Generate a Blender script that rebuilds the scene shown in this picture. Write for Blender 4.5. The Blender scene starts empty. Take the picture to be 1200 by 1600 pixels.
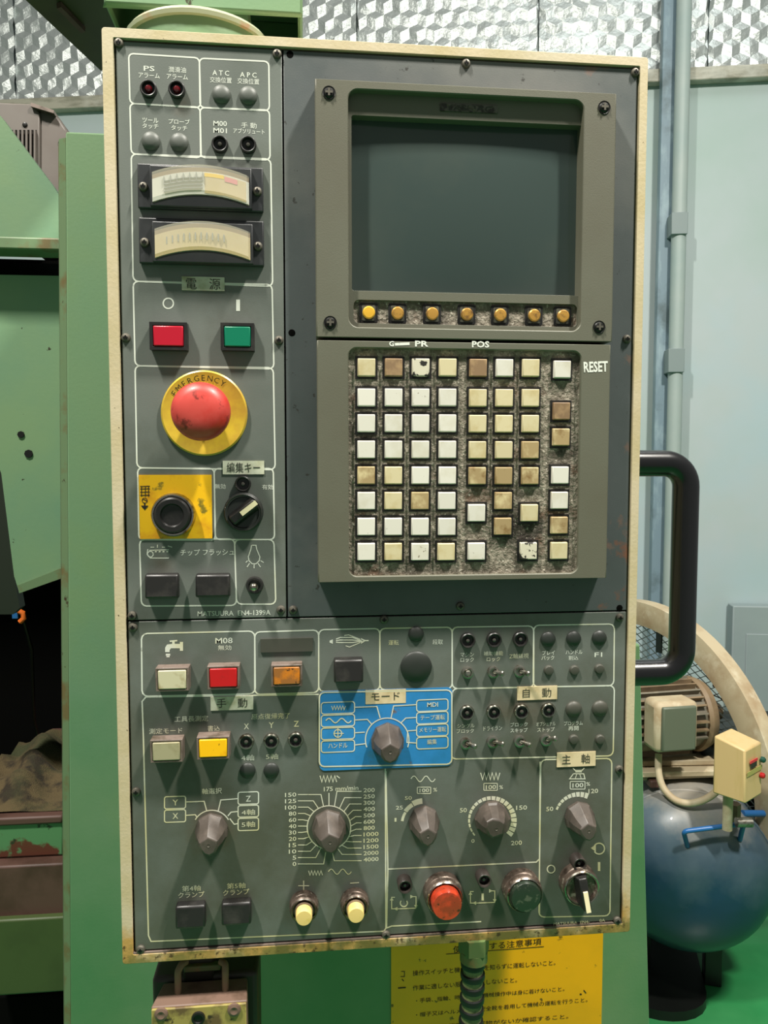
import bpy, bmesh, math, random
from mathutils import Vector, Matrix
from mathutils.geometry import tessellate_polygon
random.seed(7)
PI = math.pi
SC = bpy.context.scene
COL = SC.collection

# ------------------------------------------------------------------ camera
CAM = Vector((0.1404, -0.5769, 1.3844))          # panel top-left corner is (0, 0, 1.69); floor z = 0
cam_d = bpy.data.cameras.new('camera'); cam = bpy.data.objects.new('camera', cam_d); COL.objects.link(cam)
cam.location = CAM
cam.rotation_euler = (math.radians(86.357), 0, math.radians(-5.84))
cam_d.sensor_fit = 'HORIZONTAL'; cam_d.sensor_width = 36; cam_d.lens = 36 * 1200 / 1200
cam_d.clip_start = 0.02; cam_d.clip_end = 60
SC.camera = cam
MW = Matrix.Rotation(math.radians(-5.84), 3, 'Z') @ Matrix.Rotation(math.radians(86.357), 3, 'X')

# ------------------------------------------------------------------ light
w = bpy.data.worlds.new('room_light'); SC.world = w; w.use_nodes = True
w.node_tree.nodes['Background'].inputs[0].default_value = (0.86, 0.90, 0.86, 1)
w.node_tree.nodes['Background'].inputs[1].default_value = 0.23
def area(name, loc, target, sx, sy, power, col=(1.0, 0.955, 0.87)):
    l = bpy.data.lights.new(name, 'AREA'); l.shape = 'RECTANGLE'; l.size = sx; l.size_y = sy
    l.energy = power; l.color = col
    o = bpy.data.objects.new(name, l); COL.objects.link(o); o.location = loc
    o.rotation_euler = (Vector(target) - Vector(loc)).to_track_quat('-Z', 'Y').to_euler()
    return o
area('ceiling_lamp_left', (-0.78, -0.74, 3.62), (-0.5, -0.3, 0), 0.07, 0.34, 120)
area('ceiling_lamp_right', (1.20, -0.74, 3.62), (0.9, -0.3, 0), 0.07, 0.34, 132)
area('ceiling_lamp_rear', (1.3, 1.3, 3.9), (1.2, 1.9, 1.0), 1.2, 0.6, 9, (0.95, 1.0, 0.98))
SC.view_settings.view_transform = 'Standard'; SC.view_settings.look = 'None'
SC.view_settings.gamma = 1; SC.view_settings.use_curve_mapping = False
SC.view_settings.exposure = 0.0

# ------------------------------------------------------------------ pixel rays -> points on real planes
def ray(px, py):
    return MW @ Vector(((px - 600) / 1200, (800 - py) / 1200, -1))
def at(px, py, y=0.002):                     # point of the pendant-parallel plane Y = y
    d = ray(px, py); return CAM + d * ((y - CAM.y) / d.y)
def atz(px, py, z):                          # point of a level plane
    d = ray(px, py); return CAM + d * ((z - CAM.z) / d.z)
def pd(px, py, dist): return CAM + ray(px, py) * dist
def sz(n, py=800, y=0.002): return (at(600 + n / 2, py, y) - at(600 - n / 2, py, y)).x
FW = MW @ Vector((0, 0, -1)); FH = Vector((FW.x, FW.y, 0)).normalized(); RT = MW @ Vector((1, 0, 0))

# ------------------------------------------------------------------ materials
def lin(c):
    return tuple(((v / 255) / 12.92 if v / 255 <= .04045 else ((v / 255 + .055) / 1.055) ** 2.4) for v in c) + (1,)
MATS = {}
def mat(name, rgb, rough=.5, metal=0., layers=(), bump=None, spec=.5, alpha=None, emit=None, coat=0, rvar=0):
    """layers: dict(c=rgb, s=scale, lo, hi, st=stretch vector, z=(z_from,z_to) height mask, spots=[(x,z,r)])"""
    if name in MATS: return MATS[name]
    m = bpy.data.materials.new(name); MATS[name] = m; m.use_nodes = True
    nt = m.node_tree; N = nt.nodes; L = nt.links; b = N['Principled BSDF']
    b.inputs['Roughness'].default_value = rough; b.inputs['Metallic'].default_value = metal
    b.inputs['Specular IOR Level'].default_value = spec
    b.inputs['Coat Weight'].default_value = coat
    geo = N.new('ShaderNodeNewGeometry'); pos = geo.outputs['Position']
    cur = None
    b.inputs['Base Color'].default_value = lin(rgb)
    def math_(op, a, c=None, clamp=False):
        n = N.new('ShaderNodeMath'); n.operation = op; n.use_clamp = clamp
        for i, v in enumerate((a, c)):
            if v is None: continue
            if isinstance(v, (int, float)): n.inputs[i].default_value = v
            else: L.new(v, n.inputs[i])
        return n.outputs[0]
    for k, l in enumerate(layers):
        mp = N.new('ShaderNodeMapping'); L.new(pos, mp.inputs[0])
        mp.inputs['Scale'].default_value = l.get('st', (1, 1, 1)); mp.inputs['Location'].default_value = (k * 3.1, k * 1.7, k * 5.3)
        nz = N.new('ShaderNodeTexNoise'); nz.inputs['Scale'].default_value = l['s']; nz.inputs['Detail'].default_value = l.get('d', 5)
        nz.inputs['Roughness'].default_value = l.get('r', .6)
        L.new(mp.outputs[0], nz.inputs['Vector'])
        mr = N.new('ShaderNodeMapRange'); mr.inputs[1].default_value = l['lo']; mr.inputs[2].default_value = l['hi']
        mr.inputs[4].default_value = l.get('a', 1.0)
        val = nz.outputs[0]
        sep = None
        if 'z' in l or 'spots' in l:
            sep = N.new('ShaderNodeSeparateXYZ'); L.new(pos, sep.inputs[0])
        msk = None
        if 'z' in l:
            zr = N.new('ShaderNodeMapRange'); L.new(sep.outputs[2], zr.inputs[0])
            zr.inputs[1].default_value = l['z'][0]; zr.inputs[2].default_value = l['z'][1]; msk = zr.outputs[0]
        if 'spots' in l:
            for (sx, s_z, sr) in l['spots']:
                dx = math_('SUBTRACT', sep.outputs[0], sx); dz = math_('SUBTRACT', sep.outputs[2], s_z)
                q = math_('SQRT', math_('ADD', math_('MULTIPLY', dx, dx), math_('MULTIPLY', dz, dz)))
                f = math_('SUBTRACT', 1.0, math_('DIVIDE', q, sr), True)
                msk = f if msk is None else math_('MAXIMUM', msk, f)
        if msk is not None:                      # mask shifts the noise threshold, so edges stay ragged
            val = math_('ADD', val, math_('MULTIPLY', math_('SUBTRACT', msk, 1.0), l.get('mk', .6)))
        L.new(val, mr.inputs[0])
        mx = N.new('ShaderNodeMix'); mx.data_type = 'RGBA'
        L.new(mr.outputs[0], mx.inputs[0])
        if cur is None: mx.inputs[6].default_value = lin(rgb)
        else: L.new(cur, mx.inputs[6])
        mx.inputs[7].default_value = lin(l['c']); cur = mx.outputs[2]
    if rvar:
        oi = N.new('ShaderNodeObjectInfo'); hv = N.new('ShaderNodeHueSaturation')
        mr = N.new('ShaderNodeMapRange'); L.new(oi.outputs['Random'], mr.inputs[0]); mr.inputs[3].default_value = 1 - rvar; mr.inputs[4].default_value = 1 + rvar
        L.new(mr.outputs[0], hv.inputs['Value'])
        if cur is None: hv.inputs['Color'].default_value = lin(rgb)
        else: L.new(cur, hv.inputs['Color'])
        cur = hv.outputs[0]
    if cur is not None: L.new(cur, b.inputs['Base Color'])
    if bump:
        nz = N.new('ShaderNodeTexNoise'); nz.inputs['Scale'].default_value = bump[0]; nz.inputs['Detail'].default_value = 4
        L.new(pos, nz.inputs['Vector'])
        bp = N.new('ShaderNodeBump'); bp.inputs['Strength'].default_value = bump[1]; bp.inputs['Distance'].default_value = bump[2]
        L.new(nz.outputs[0], bp.inputs['Height']); L.new(bp.outputs[0], b.inputs['Normal'])
    if alpha is not None:
        b.inputs['Transmission Weight'].default_value = alpha; b.inputs['IOR'].default_value = 1.25
    if emit:
        b.inputs['Emission Color'].default_value = lin(emit[0]); b.inputs['Emission Strength'].default_value = emit[1]
    return m

def spots(lst, y=0.002): return [(at(x, yy, y).x, at(x, yy, y).z, sz(r)) for x, yy, r in lst]
GR = (102, 107, 101)
knob_spots = spots([(332, 1305, 95), (514, 1310, 75), (605, 1170, 60), (662, 1300, 70), (768, 1300, 60), (905, 1295, 60), (475, 1430, 60), (554, 1425, 60), (447, 1065, 60), (690, 1415, 70), (900, 1400, 70), (250, 880, 60), (815, 1110, 90), (290, 160, 40)])
mat('panel_paint', GR, .42, layers=(
    dict(c=(78, 86, 78), s=9, lo=.42, hi=.72, a=.7),
    dict(c=(64, 63, 45), s=14, lo=.26, hi=.58, a=.66, z=(1.42, 1.0), mk=.30),
    dict(c=(80, 60, 38), s=22, lo=.28, hi=.75, a=.75, spots=knob_spots, mk=.5),
    dict(c=(120, 128, 120), s=3, lo=.6, hi=.8, a=.35, st=(4, 1, .6))), bump=(900, .08, .0005))
mat('panel_paint_blue', (82, 88, 88), .42, layers=(
    dict(c=(58, 66, 64), s=9, lo=.42, hi=.72, a=.6),
    dict(c=(116, 116, 110), s=7, lo=.3, hi=.6, a=.8, z=(1.52, 1.69), mk=.3),
    dict(c=(124, 96, 82), s=60, lo=.44, hi=.52, a=.6, spots=spots([(930, 105, 90), (985, 560, 40), (985, 700, 60), (980, 840, 90), (975, 945, 60), (455, 520, 25), (455, 960, 40)]), mk=.35),
    dict(c=(136, 82, 52), s=45, lo=.44, hi=.54, a=.75, spots=spots([(988, 720, 60), (980, 860, 70), (975, 950, 60)]), mk=.3),
    dict(c=(44, 42, 36), s=130, lo=.665, hi=.70, a=.8)), bump=(900, .08, .0005))
CREAM = (196, 182, 152)
low = [(x, 1495 - (x - 200) * .058, 30) for x in range(200, 600, 60)] 
mat('cream_paint', CREAM, .5, layers=(
    dict(c=(176, 160, 112), s=18, lo=.4, hi=.7, a=.8),
    dict(c=(190, 184, 160), s=6, lo=.5, hi=.8, a=.7),
    dict(c=(176, 132, 44), s=30, lo=.3, hi=.5, a=.8, z=(1.09, 1.01), mk=.5),
    dict(c=(110, 104, 52), s=50, lo=.35, hi=.5, a=.85, z=(1.04, 1.005), mk=.4),
    dict(c=(62, 42, 22), s=140, lo=.53, hi=.60, a=.85, z=(1.12, 1.0), mk=.35),
    dict(c=(60, 44, 26), s=230, lo=.68, hi=.72)), bump=(400, .15, .001))
mat('bezel_paint', (97, 97, 83), .48, layers=(dict(c=(86, 82, 67), s=5, lo=.4, hi=.7, a=.8),), bump=(1500, .15, .0005))
mat('print_white', (206, 210, 198), .6, layers=(dict(c=(186, 178, 122), s=18, lo=.30, hi=.55, a=.8, z=(1.42, 1.05), mk=.3), dict(c=(120, 122, 110), s=120, lo=.66, hi=.72, a=.6)))
mat('print_dark', (52, 54, 44), .6, layers=(dict(c=(110, 112, 84), s=200, lo=.55, hi=.7, a=.8),))
mat('print_black', (28, 24, 14), .6, layers=(dict(c=(90, 70, 10), s=200, lo=.60, hi=.7, a=.8),))
mat('marker_white', (222, 224, 214), .7, layers=(dict(c=(120, 120, 104), s=300, lo=.55, hi=.68, a=.8),))
mat('tape_label', (204, 206, 186), .5, layers=(dict(c=(150, 152, 116), s=60, lo=.45, hi=.7),))
mat('tape_cream', (214, 196, 158), .5, layers=(dict(c=(180, 160, 116), s=60, lo=.45, hi=.7),))
mat('black_plastic', (30, 29, 28), .38, layers=(dict(c=(58, 56, 52), s=60, lo=.5, hi=.75, a=.7),))
mat('dark_plastic', (38, 41, 38), .4, layers=(dict(c=(54, 52, 46), s=50, lo=.5, hi=.75, a=.7),))
mat('knob_plastic', (74, 67, 61), .45, layers=(dict(c=(98, 88, 80), s=90, lo=.5, hi=.72, a=.7), dict(c=(58, 50, 44), s=40, lo=.5, hi=.7, a=.8)))
mat('socket_plastic', (56, 50, 46), .42)
mat('meter_black', (40, 42, 44), .4, layers=(dict(c=(54, 56, 56), s=20, lo=.4, hi=.7),))
mat('plug_grey', (84, 88, 82), .5)
mat('plug_brown', (66, 66, 58), .5)
mat('plug_dark', (38, 42, 38), .45)
mat('chrome', (176, 172, 160), .25, 1.0, layers=(dict(c=(100, 88, 70), s=200, lo=.5, hi=.65),))
mat('steel', (150, 148, 138), .35, .9, layers=(dict(c=(90, 76, 58), s=150, lo=.5, hi=.7),))
mat('screw_steel', (96, 92, 82), .5, .5)
mat('screw_black', (26, 26, 24), .4, .3)
mat('led_red', (84, 10, 16), .15, coat=1)
mat('led_dark', (64, 62, 56), .15, coat=1)
mat('bezel_pink', (112, 98, 90), .4, layers=(dict(c=(70, 60, 48), s=90, lo=.5, hi=.7),))
mat('lens_red', (188, 22, 26), .35, layers=(dict(c=(150, 30, 28), s=60, lo=.5, hi=.8),))
mat('lens_red_dirty', (178, 22, 44), .3, layers=(dict(c=(110, 52, 52), s=60, lo=.42, hi=.6, z=(1.452, 1.436), mk=.3),))
mat('lens_green', (0, 112, 82), .35)
mat('lens_cream', (196, 190, 158), .4, layers=(dict(c=(130, 104, 44), s=55, lo=.50, hi=.66),))
mat('lens_amber', (150, 96, 44), .35, layers=(dict(c=(200, 118, 30), s=70, lo=.5, hi=.62), dict(c=(70, 44, 22), s=180, lo=.62, hi=.66)))
mat('lens_beige', (160, 154, 122), .4, layers=(dict(c=(140, 132, 98), s=60, lo=.5, hi=.7),))
mat('lens_yellow', (250, 190, 12), .35, layers=(dict(c=(224, 150, 10), s=60, lo=.55, hi=.7), dict(c=(60, 40, 14), s=180, lo=.67, hi=.69)))
mat('estop_red', (186, 42, 32), .42, layers=(dict(c=(196, 70, 62), s=30, lo=.42, hi=.6, z=(1.36, 1.40), mk=.3), dict(c=(110, 34, 24), s=90, lo=.58, hi=.66, a=.9)), coat=.08)
mat('estop_yellow', (204, 176, 50), .35, layers=(dict(c=(176, 140, 50), s=25, lo=.42, hi=.62), dict(c=(200, 200, 60), s=12, lo=.5, hi=.7)), coat=.3)
mat('yellow_plate', (232, 180, 16), .4, layers=(dict(c=(206, 140, 20), s=40, lo=.5, hi=.66), dict(c=(84, 66, 30), s=110, lo=.5, hi=.6, spots=spots([(272, 812, 60)]), mk=.4), dict(c=(126, 110, 30), s=70, lo=.60, hi=.66)))
mat('mode_blue', (44, 128, 190), .42, layers=(dict(c=(34, 112, 160), s=30, lo=.45, hi=.7), dict(c=(60, 92, 62), s=45, lo=.36, hi=.56, spots=spots([(605, 1175, 75)]), mk=.4), dict(c=(110, 84, 50), s=60, lo=.50, hi=.6, spots=spots([(618, 1120, 50), (575, 1180, 45), (640, 1190, 60)]), mk=.4)))
mat('button_yellow', (228, 200, 124), .35, layers=(dict(c=(200, 176, 80), s=70, lo=.5, hi=.7),))
mat('lens_cycle_red', (190, 60, 34), .22, layers=(dict(c=(140, 50, 30), s=80, lo=.45, hi=.6), dict(c=(70, 30, 18), s=150, lo=.6, hi=.66)), coat=.5)
mat('lens_cycle_green', (36, 46, 36), .3, layers=(dict(c=(74, 80, 66), s=140, lo=.58, hi=.64),), coat=.3)
mat('collar_metal', (104, 90, 80), .4, .5, layers=(dict(c=(60, 50, 42), s=120, lo=.45, hi=.65), dict(c=(150, 140, 126), s=260, lo=.58, hi=.66)))
mat('ivory', (226, 216, 176), .4)
mat('screen_glass', (56, 68, 65), .16, layers=(dict(c=(66, 74, 68), s=6, lo=.4, hi=.7), dict(c=(70, 78, 72), s=240, lo=.72, hi=.76, a=.5)), spec=.5)
mat('grime', (108, 100, 86), .75, layers=(dict(c=(150, 142, 126), s=190, lo=.46, hi=.60, r=.8), dict(c=(48, 40, 32), s=26, lo=.54, hi=.70), dict(c=(88, 62, 42), s=40, lo=.58, hi=.7, a=.8), dict(c=(186, 180, 164), s=420, lo=.60, hi=.66)), bump=(380, .9, .0016))
mat('key_socket', (18, 16, 14), .5, layers=(dict(c=(52, 44, 34), s=200, lo=.62, hi=.7),))
mat('key_white', (214, 210, 198), .45, layers=(dict(c=(198, 192, 172), s=45, lo=.5, hi=.75), dict(c=(120, 110, 90), s=260, lo=.68, hi=.72)), rvar=.05)
mat('key_cream', (204, 192, 154), .45, layers=(dict(c=(186, 168, 120), s=60, lo=.45, hi=.7),), rvar=.06)
mat('key_tan', (160, 138, 98), .5, layers=(dict(c=(206, 190, 146), s=60, lo=.5, hi=.7), dict(c=(120, 92, 50), s=70, lo=.55, hi=.7)), rvar=.08)
mat('key_brown', (132, 106, 78), .5, layers=(dict(c=(176, 146, 106), s=60, lo=.5, hi=.7),), rvar=.08)
mat('key_stained', (206, 200, 178), .45, layers=(dict(c=(40, 38, 34), s=150, lo=.54, hi=.57),))
mat('gold', (196, 148, 70), .35, .4, layers=(dict(c=(120, 90, 54), s=200, lo=.5, hi=.7),))
mat('gold_bright', (232, 180, 60), .3, .2)
mat('logo_metal', (94, 94, 82), .4, .3, layers=(dict(c=(50, 48, 42), s=300, lo=.45, hi=.6),))
mat('handle_black', (24, 24, 26), .26, coat=.15)
mat('dial_white', (196, 198, 190), .5)
mat('dial_beige', (186, 170, 134), .5, layers=(dict(c=(176, 160, 110), s=40, lo=.4, hi=.7),))
mat('mark_yellow', (226, 186, 30), .5)
mat('mark_pink', (206, 120, 130), .5)
mat('mark_grey', (130, 140, 140), .5)
def cover_mat():
    m = bpy.data.materials.new('clear_cover'); MATS['clear_cover'] = m; m.use_nodes = True
    nt = m.node_tree; b = nt.nodes['Principled BSDF']
    b.inputs['Base Color'].default_value = lin((225, 218, 196)); b.inputs['Roughness'].default_value = .12
    b.inputs['Alpha'].default_value = .30
cover_mat()
GREEN = (116, 146, 108)
mat('machine_green', GREEN, .42, layers=(
    dict(c=(104, 142, 110), s=3, lo=.4, hi=.7),
    dict(c=(118, 146, 98), s=7, lo=.5, hi=.75, a=.8),
    dict(c=(58, 56, 34), s=38, lo=.705, hi=.725, st=(1, 1, .6)),
    dict(c=(76, 130, 84), s=4, lo=.3, hi=.7, z=(1.3, .9), mk=.3)), bump=(300, .1, .001))
mat('flange_pale', (158, 164, 134), .45, layers=(dict(c=(170, 140, 110), s=30, lo=.55, hi=.65),))
mat('base_shaded', (66, 82, 42), .5, layers=(dict(c=(50, 60, 30), s=8, lo=.4, hi=.7),))  # green darkened to olive: shade of the unlit base is in the colour
mat('machine_green_edge', (100, 122, 88), .45, layers=(dict(c=(104, 92, 58), s=26, lo=.50, hi=.62), dict(c=(60, 46, 28), s=90, lo=.66, hi=.7)))
mat('machine_green_worn', (116, 144, 106), .45, layers=(dict(c=(100, 136, 110), s=4, lo=.4, hi=.7), dict(c=(92, 60, 42), s=12, lo=.56, hi=.6, z=(1.05, .9), mk=.3), dict(c=(50, 48, 30), s=60, lo=.7, hi=.72)), bump=(200, .1, .001))
mat('olive_shaded', (58, 62, 30), .5, layers=(dict(c=(40, 34, 18), s=5, lo=.4, hi=.7),))  # shade under the overhead plate is put into this colour
mat('rust_brown', (88, 62, 54), .55, layers=(dict(c=(66, 44, 34), s=14, lo=.45, hi=.65),))
mat('chipped_green', (84, 134, 88), .5, layers=(dict(c=(92, 50, 34), s=11, lo=.53, hi=.56), dict(c=(40, 50, 30), s=60, lo=.64, hi=.68)))
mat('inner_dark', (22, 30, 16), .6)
mat('dark_interior', (8, 8, 7), .9, spec=.05)  # shade of the bay and recesses is put into this near-black
mat('motor_grey', (94, 88, 82), .5, layers=(dict(c=(80, 70, 64), s=6, lo=.4, hi=.7),))
mat('cloth_olive', (92, 78, 50), .9, layers=(dict(c=(46, 38, 24), s=26, lo=.5, hi=.62), dict(c=(60, 64, 36), s=9, lo=.5, hi=.66)), bump=(600, .8, .003))
mat('sign_yellow', (250, 180, 4), .4, layers=(dict(c=(216, 162, 10), s=5, lo=.4, hi=.7), dict(c=(120, 90, 16), s=60, lo=.66, hi=.7)))
mat('conn_brown', (108, 86, 74), .5, layers=(dict(c=(80, 62, 50), s=40, lo=.5, hi=.7),))
mat('conn_front', (150, 138, 74), .5, layers=(dict(c=(96, 78, 48), s=50, lo=.48, hi=.62), dict(c=(50, 40, 26), s=110, lo=.6, hi=.66)))
mat('conn_dark', (46, 42, 34), .5)
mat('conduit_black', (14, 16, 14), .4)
mat('conduit_green', (112, 122, 80), .45, layers=(dict(c=(66, 72, 48), s=120, lo=.5, hi=.65),))
mat('fitting_green', (88, 106, 62), .45, layers=(dict(c=(120, 100, 60), s=60, lo=.5, hi=.65),))
mat('wall_paint', (180, 192, 194), .55, layers=(dict(c=(166, 186, 180), s=1.3, lo=.4, hi=.7), dict(c=(170, 194, 202), s=.9, lo=.5, hi=.7)))
mat('wall_ledge', (176, 172, 156), .55, layers=(dict(c=(140, 138, 122), s=8, lo=.45, hi=.6, st=(1, 1, 4)), dict(c=(204, 204, 194), s=5, lo=.5, hi=.7)))
mat('post_paint', (164, 176, 172), .5, layers=(dict(c=(150, 168, 166), s=5, lo=.4, hi=.7),))
mat('beam_blue', (118, 140, 152), .5, layers=(dict(c=(150, 172, 180), s=8, lo=.5, hi=.66, st=(2, 2, .6)), dict(c=(88, 106, 112), s=6, lo=.55, hi=.7)))
mat('clamp_grey', (128, 142, 142), .5)
mat('foil', (196, 202, 200), .42, .6, bump=(30, .3, .02))
mat('foil_seam', (90, 96, 94), .5, .6)
mat('floor_green', (50, 142, 82), .32, layers=(dict(c=(42, 124, 68), s=3, lo=.4, hi=.7), dict(c=(150, 150, 110), s=7, lo=.66, hi=.70), dict(c=(72, 156, 96), s=1.5, lo=.5, hi=.7)), coat=.2)
mat('tank_blue', (28, 56, 84), .36, layers=(dict(c=(20, 50, 60), s=4, lo=.4, hi=.7), dict(c=(84, 100, 108), s=6, lo=.0, hi=.55, a=.9, z=(.30, .56), mk=.6), dict(c=(160, 152, 138), s=9, lo=.15, hi=.62, a=.85, z=(.44, .58), mk=.6),), coat=.15)
mat('tube_blue', (36, 96, 156), .35)
mat('dusty_cream', (186, 172, 142), .6, layers=(dict(c=(160, 136, 104), s=10, lo=.45, hi=.7), dict(c=(206, 196, 170), s=16, lo=.55, hi=.7)))
mat('dusty_brown', (128, 108, 82), .6, layers=(dict(c=(90, 74, 58), s=12, lo=.45, hi=.7),))
mat('motor_cast', (112, 106, 92), .55, layers=(dict(c=(150, 140, 118), s=14, lo=.5, hi=.7), dict(c=(70, 60, 50), s=20, lo=.6, hi=.75)))
mat('box_face', (96, 104, 88), .4)
mat('switch_cream', (208, 180, 128), .4, layers=(dict(c=(196, 170, 110), s=16, lo=.5, hi=.75, st=(3, 3, .5)),))
mat('mesh_wire', (96, 104, 100), .5, .3)
mat('red_knob', (170, 24, 28), .4)
mat('green_knob', (20, 70, 58), .4)
mat('label_red', (206, 60, 66), .5)
mat('label_dark', (50, 46, 40), .5)
mat('orange_plastic', (224, 110, 40), .4)
mat('olive_strip', (170, 166, 96), .5)
mat('grey_cabinet', (140, 154, 156), .5, layers=(dict(c=(154, 168, 168), s=2, lo=.4, hi=.7),))

# ------------------------------------------------------------------ mesh building
class MB:
    def __init__(s): s.v = []; s.f = []
    def add(s, vs, fs):
        n = len(s.v); s.v += [Vector(p) for p in vs]; s.f += [tuple(i + n for i in q) for q in fs]; return s
    def box(s, lo, hi):
        x0, y0, z0 = lo; x1, y1, z1 = hi
        return s.add([(x0, y0, z0), (x1, y0, z0), (x1, y1, z0), (x0, y1, z0), (x0, y0, z1), (x1, y0, z1), (x1, y1, z1), (x0, y1, z1)],
                     [(0, 3, 2, 1), (4, 5, 6, 7), (0, 1, 5, 4), (1, 2, 6, 5), (2, 3, 7, 6), (3, 0, 4, 7)])
    def obox(s, c, ax, ay, az):               # box by centre and half-axis vectors
        c = Vector(c); vs = []
        for k in (-1, 1):
            for i, j in ((-1, -1), (1, -1), (1, 1), (-1, 1)): vs.append(c + ax * i + ay * j + az * k)
        return s.add(vs, [(0, 3, 2, 1), (4, 5, 6, 7), (0, 1, 5, 4), (1, 2, 6, 5), (2, 3, 7, 6), (3, 0, 4, 7)])
    def lathe(s, prof, n=24, M=None, ph=0):          # prof (r, y); axis -Y, closed where r = 0
        M = M or Matrix.Identity(4); rings = []; vs = []; fs = []
        for r, y in prof:
            if r == 0: rings.append([len(vs)]); vs.append(M @ Vector((0, y, 0)))
            else:
                rings.append(list(range(len(vs), len(vs) + n)))
                vs += [M @ Vector((r * math.cos(2 * PI * i / n + ph), y, r * math.sin(2 * PI * i / n + ph))) for i in range(n)]
        for a, b in zip(rings, rings[1:]):
            for i in range(n):
                j = (i + 1) % n
                if len(a) == 1 and len(b) == 1: continue
                if len(b) == 1: fs.append((a[i], a[j], b[0]))
                elif len(a) == 1: fs.append((a[0], b[j], b[i]))
                else: fs.append((a[i], a[j], b[j], b[i]))
        return s.add(vs, fs)
    def tube(s, pts, r, n=12, cap=True):
        pts = [Vector(p) for p in pts]; rr = r if isinstance(r, (list, tuple)) else [r] * len(pts)
        vs = []; fs = []; up = None
        for i, p in enumerate(pts):
            t = (pts[min(i + 1, len(pts) - 1)] - pts[max(i - 1, 0)]).normalized()
            if up is None:
                up = Vector((0, 0, 1)) if abs(t.z) < .9 else Vector((0, 1, 0))
            a = (up - t * up.dot(t)).normalized(); b = t.cross(a); up = a
            vs += [p + (a * math.cos(2 * PI * k / n) + b * math.sin(2 * PI * k / n)) * rr[i] for k in range(n)]
        for i in range(len(pts) - 1):
            for k in range(n):
                j = (k + 1) % n; fs.append((i * n + k, i * n + j, (i + 1) * n + j, (i + 1) * n + k))
        if cap: fs.append(tuple(reversed(range(n)))); fs.append(tuple(range((len(pts) - 1) * n, len(pts) * n)))
        return s.add(vs, fs)
    def plate(s, outer, holes=(), y0=0, y1=.002):   # outlines as (x, z), extruded in Y
        loops = [outer] + list(holes); vs = []; fs = []
        if len(holes) == 1 and len(outer) == 4: return s.ring_plate(outer, holes[0], y0, y1)
        tri = tessellate_polygon([[Vector((x, z, 0)) for x, z in l] for l in loops])
        flat = [p for l in loops for p in l]; n = len(flat)
        vs = [(x, y0, z) for x, z in flat] + [(x, y1, z) for x, z in flat]
        for t in tri:
            a, b, c = (Vector(flat[i]) for i in t)
            ccw = (b - a).cross(c - a) > 0
            q = t if ccw else (t[0], t[2], t[1])
            fs.append(tuple(q)); fs.append(tuple(i + n for i in reversed(q)))
        o = 0
        for l in loops:
            ar = sum(l[i][0] * l[(i + 1) % len(l)][1] - l[(i + 1) % len(l)][0] * l[i][1] for i in range(len(l)))
            want = (ar > 0) == (l is loops[0])
            for i in range(len(l)):
                j = (i + 1) % len(l); q = (o + i, o + i + n, o + j + n, o + j)
                fs.append(tuple(q) if want else tuple(reversed(q)))
            o += len(l)
        return s.add(vs, fs)
    def ring_plate(s, outer, hole, y0, y1):         # quads between a rounded opening and a rectangle
        x0, x1 = min(p[0] for p in outer), max(p[0] for p in outer); z0, z1 = min(p[1] for p in outer), max(p[1] for p in outer)
        hx0, hx1 = min(p[0] for p in hole), max(p[0] for p in hole); hz0, hz1 = min(p[1] for p in hole), max(p[1] for p in hole)
        n = len(hole); q = n // 4; O = []
        for i, (x, z) in enumerate(hole):
            k, j = divmod(i, q); cx, cz = ((x1, z0), (x1, z1), (x0, z1), (x0, z0))[k]
            ex, ez = ((hx1, hz0), (hx1, hz1), (hx0, hz1), (hx0, hz0))[k]
            m = (q - 1) / 2
            if q == 1 or abs(j - m) < .6 and (j >= m or q % 2): O.append((cx, cz)); continue
            onx = (k in (0, 2)) == (j < m)           # true: on the level edge
            O.append((x, cz) if onx else (cx, z))
        vs = [(x, y0, z) for x, z in hole] + [(x, y0, z) for x, z in O] + [(x, y1, z) for x, z in hole] + [(x, y1, z) for x, z in O]; fs = []
        for i in range(n):
            j = (i + 1) % n
            fs += [(i, i + n, j + n, j), (i + 2 * n, j + 2 * n, j + 3 * n, i + 3 * n), (i, j, j + 2 * n, i + 2 * n), (i + n, i + 3 * n, j + 3 * n, j + n)]
        return s.add(vs, fs)
    def mesh(s, name, material, smooth=35, recalc=True):
        me = bpy.data.meshes.new(name); me.from_pydata([tuple(p) for p in s.v], [], s.f)
        me.materials.append(MATS[material])
        if recalc and smooth:
            bm = bmesh.new(); bm.from_mesh(me); bmesh.ops.remove_doubles(bm, verts=bm.verts, dist=1e-6); bmesh.ops.recalc_face_normals(bm, faces=bm.faces); bm.to_mesh(me); bm.free()
        if smooth:
            me.polygons.foreach_set('use_smooth', [True] * len(me.polygons)); me.set_sharp_from_angle(angle=math.radians(smooth))
        me.update(); return me
def wpos(o):
    p = Vector((0, 0, 0))
    while o: p = p + Vector(o.location); o = o.parent
    return p
def tag(o, label=None, cat=None, group=None, kind=None):
    for k, v in (('label', label), ('category', cat), ('group', group), ('kind', kind)):
        if v: o[k] = v
    return o
def put(name, me, parent=None, loc=None, label=None, bevel=0, kind=None):
    """link mesh (built about its own origin) at world loc under parent; parents never rotate"""
    o = bpy.data.objects.new(name, me); COL.objects.link(o)
    if loc is None: loc = wpos(parent) if parent else Vector((0, 0, 0))
    if parent: o.parent = parent; o.location = Vector(loc) - wpos(parent)
    else: o.location = loc
    if label: o['label'] = label
    if kind: o['kind'] = kind
    if bevel:
        b = o.modifiers.new('bevel', 'BEVEL'); b.width = bevel; b.segments = 2; b.limit_method = 'ANGLE'; b.angle_limit = math.radians(40)
    return o
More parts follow.
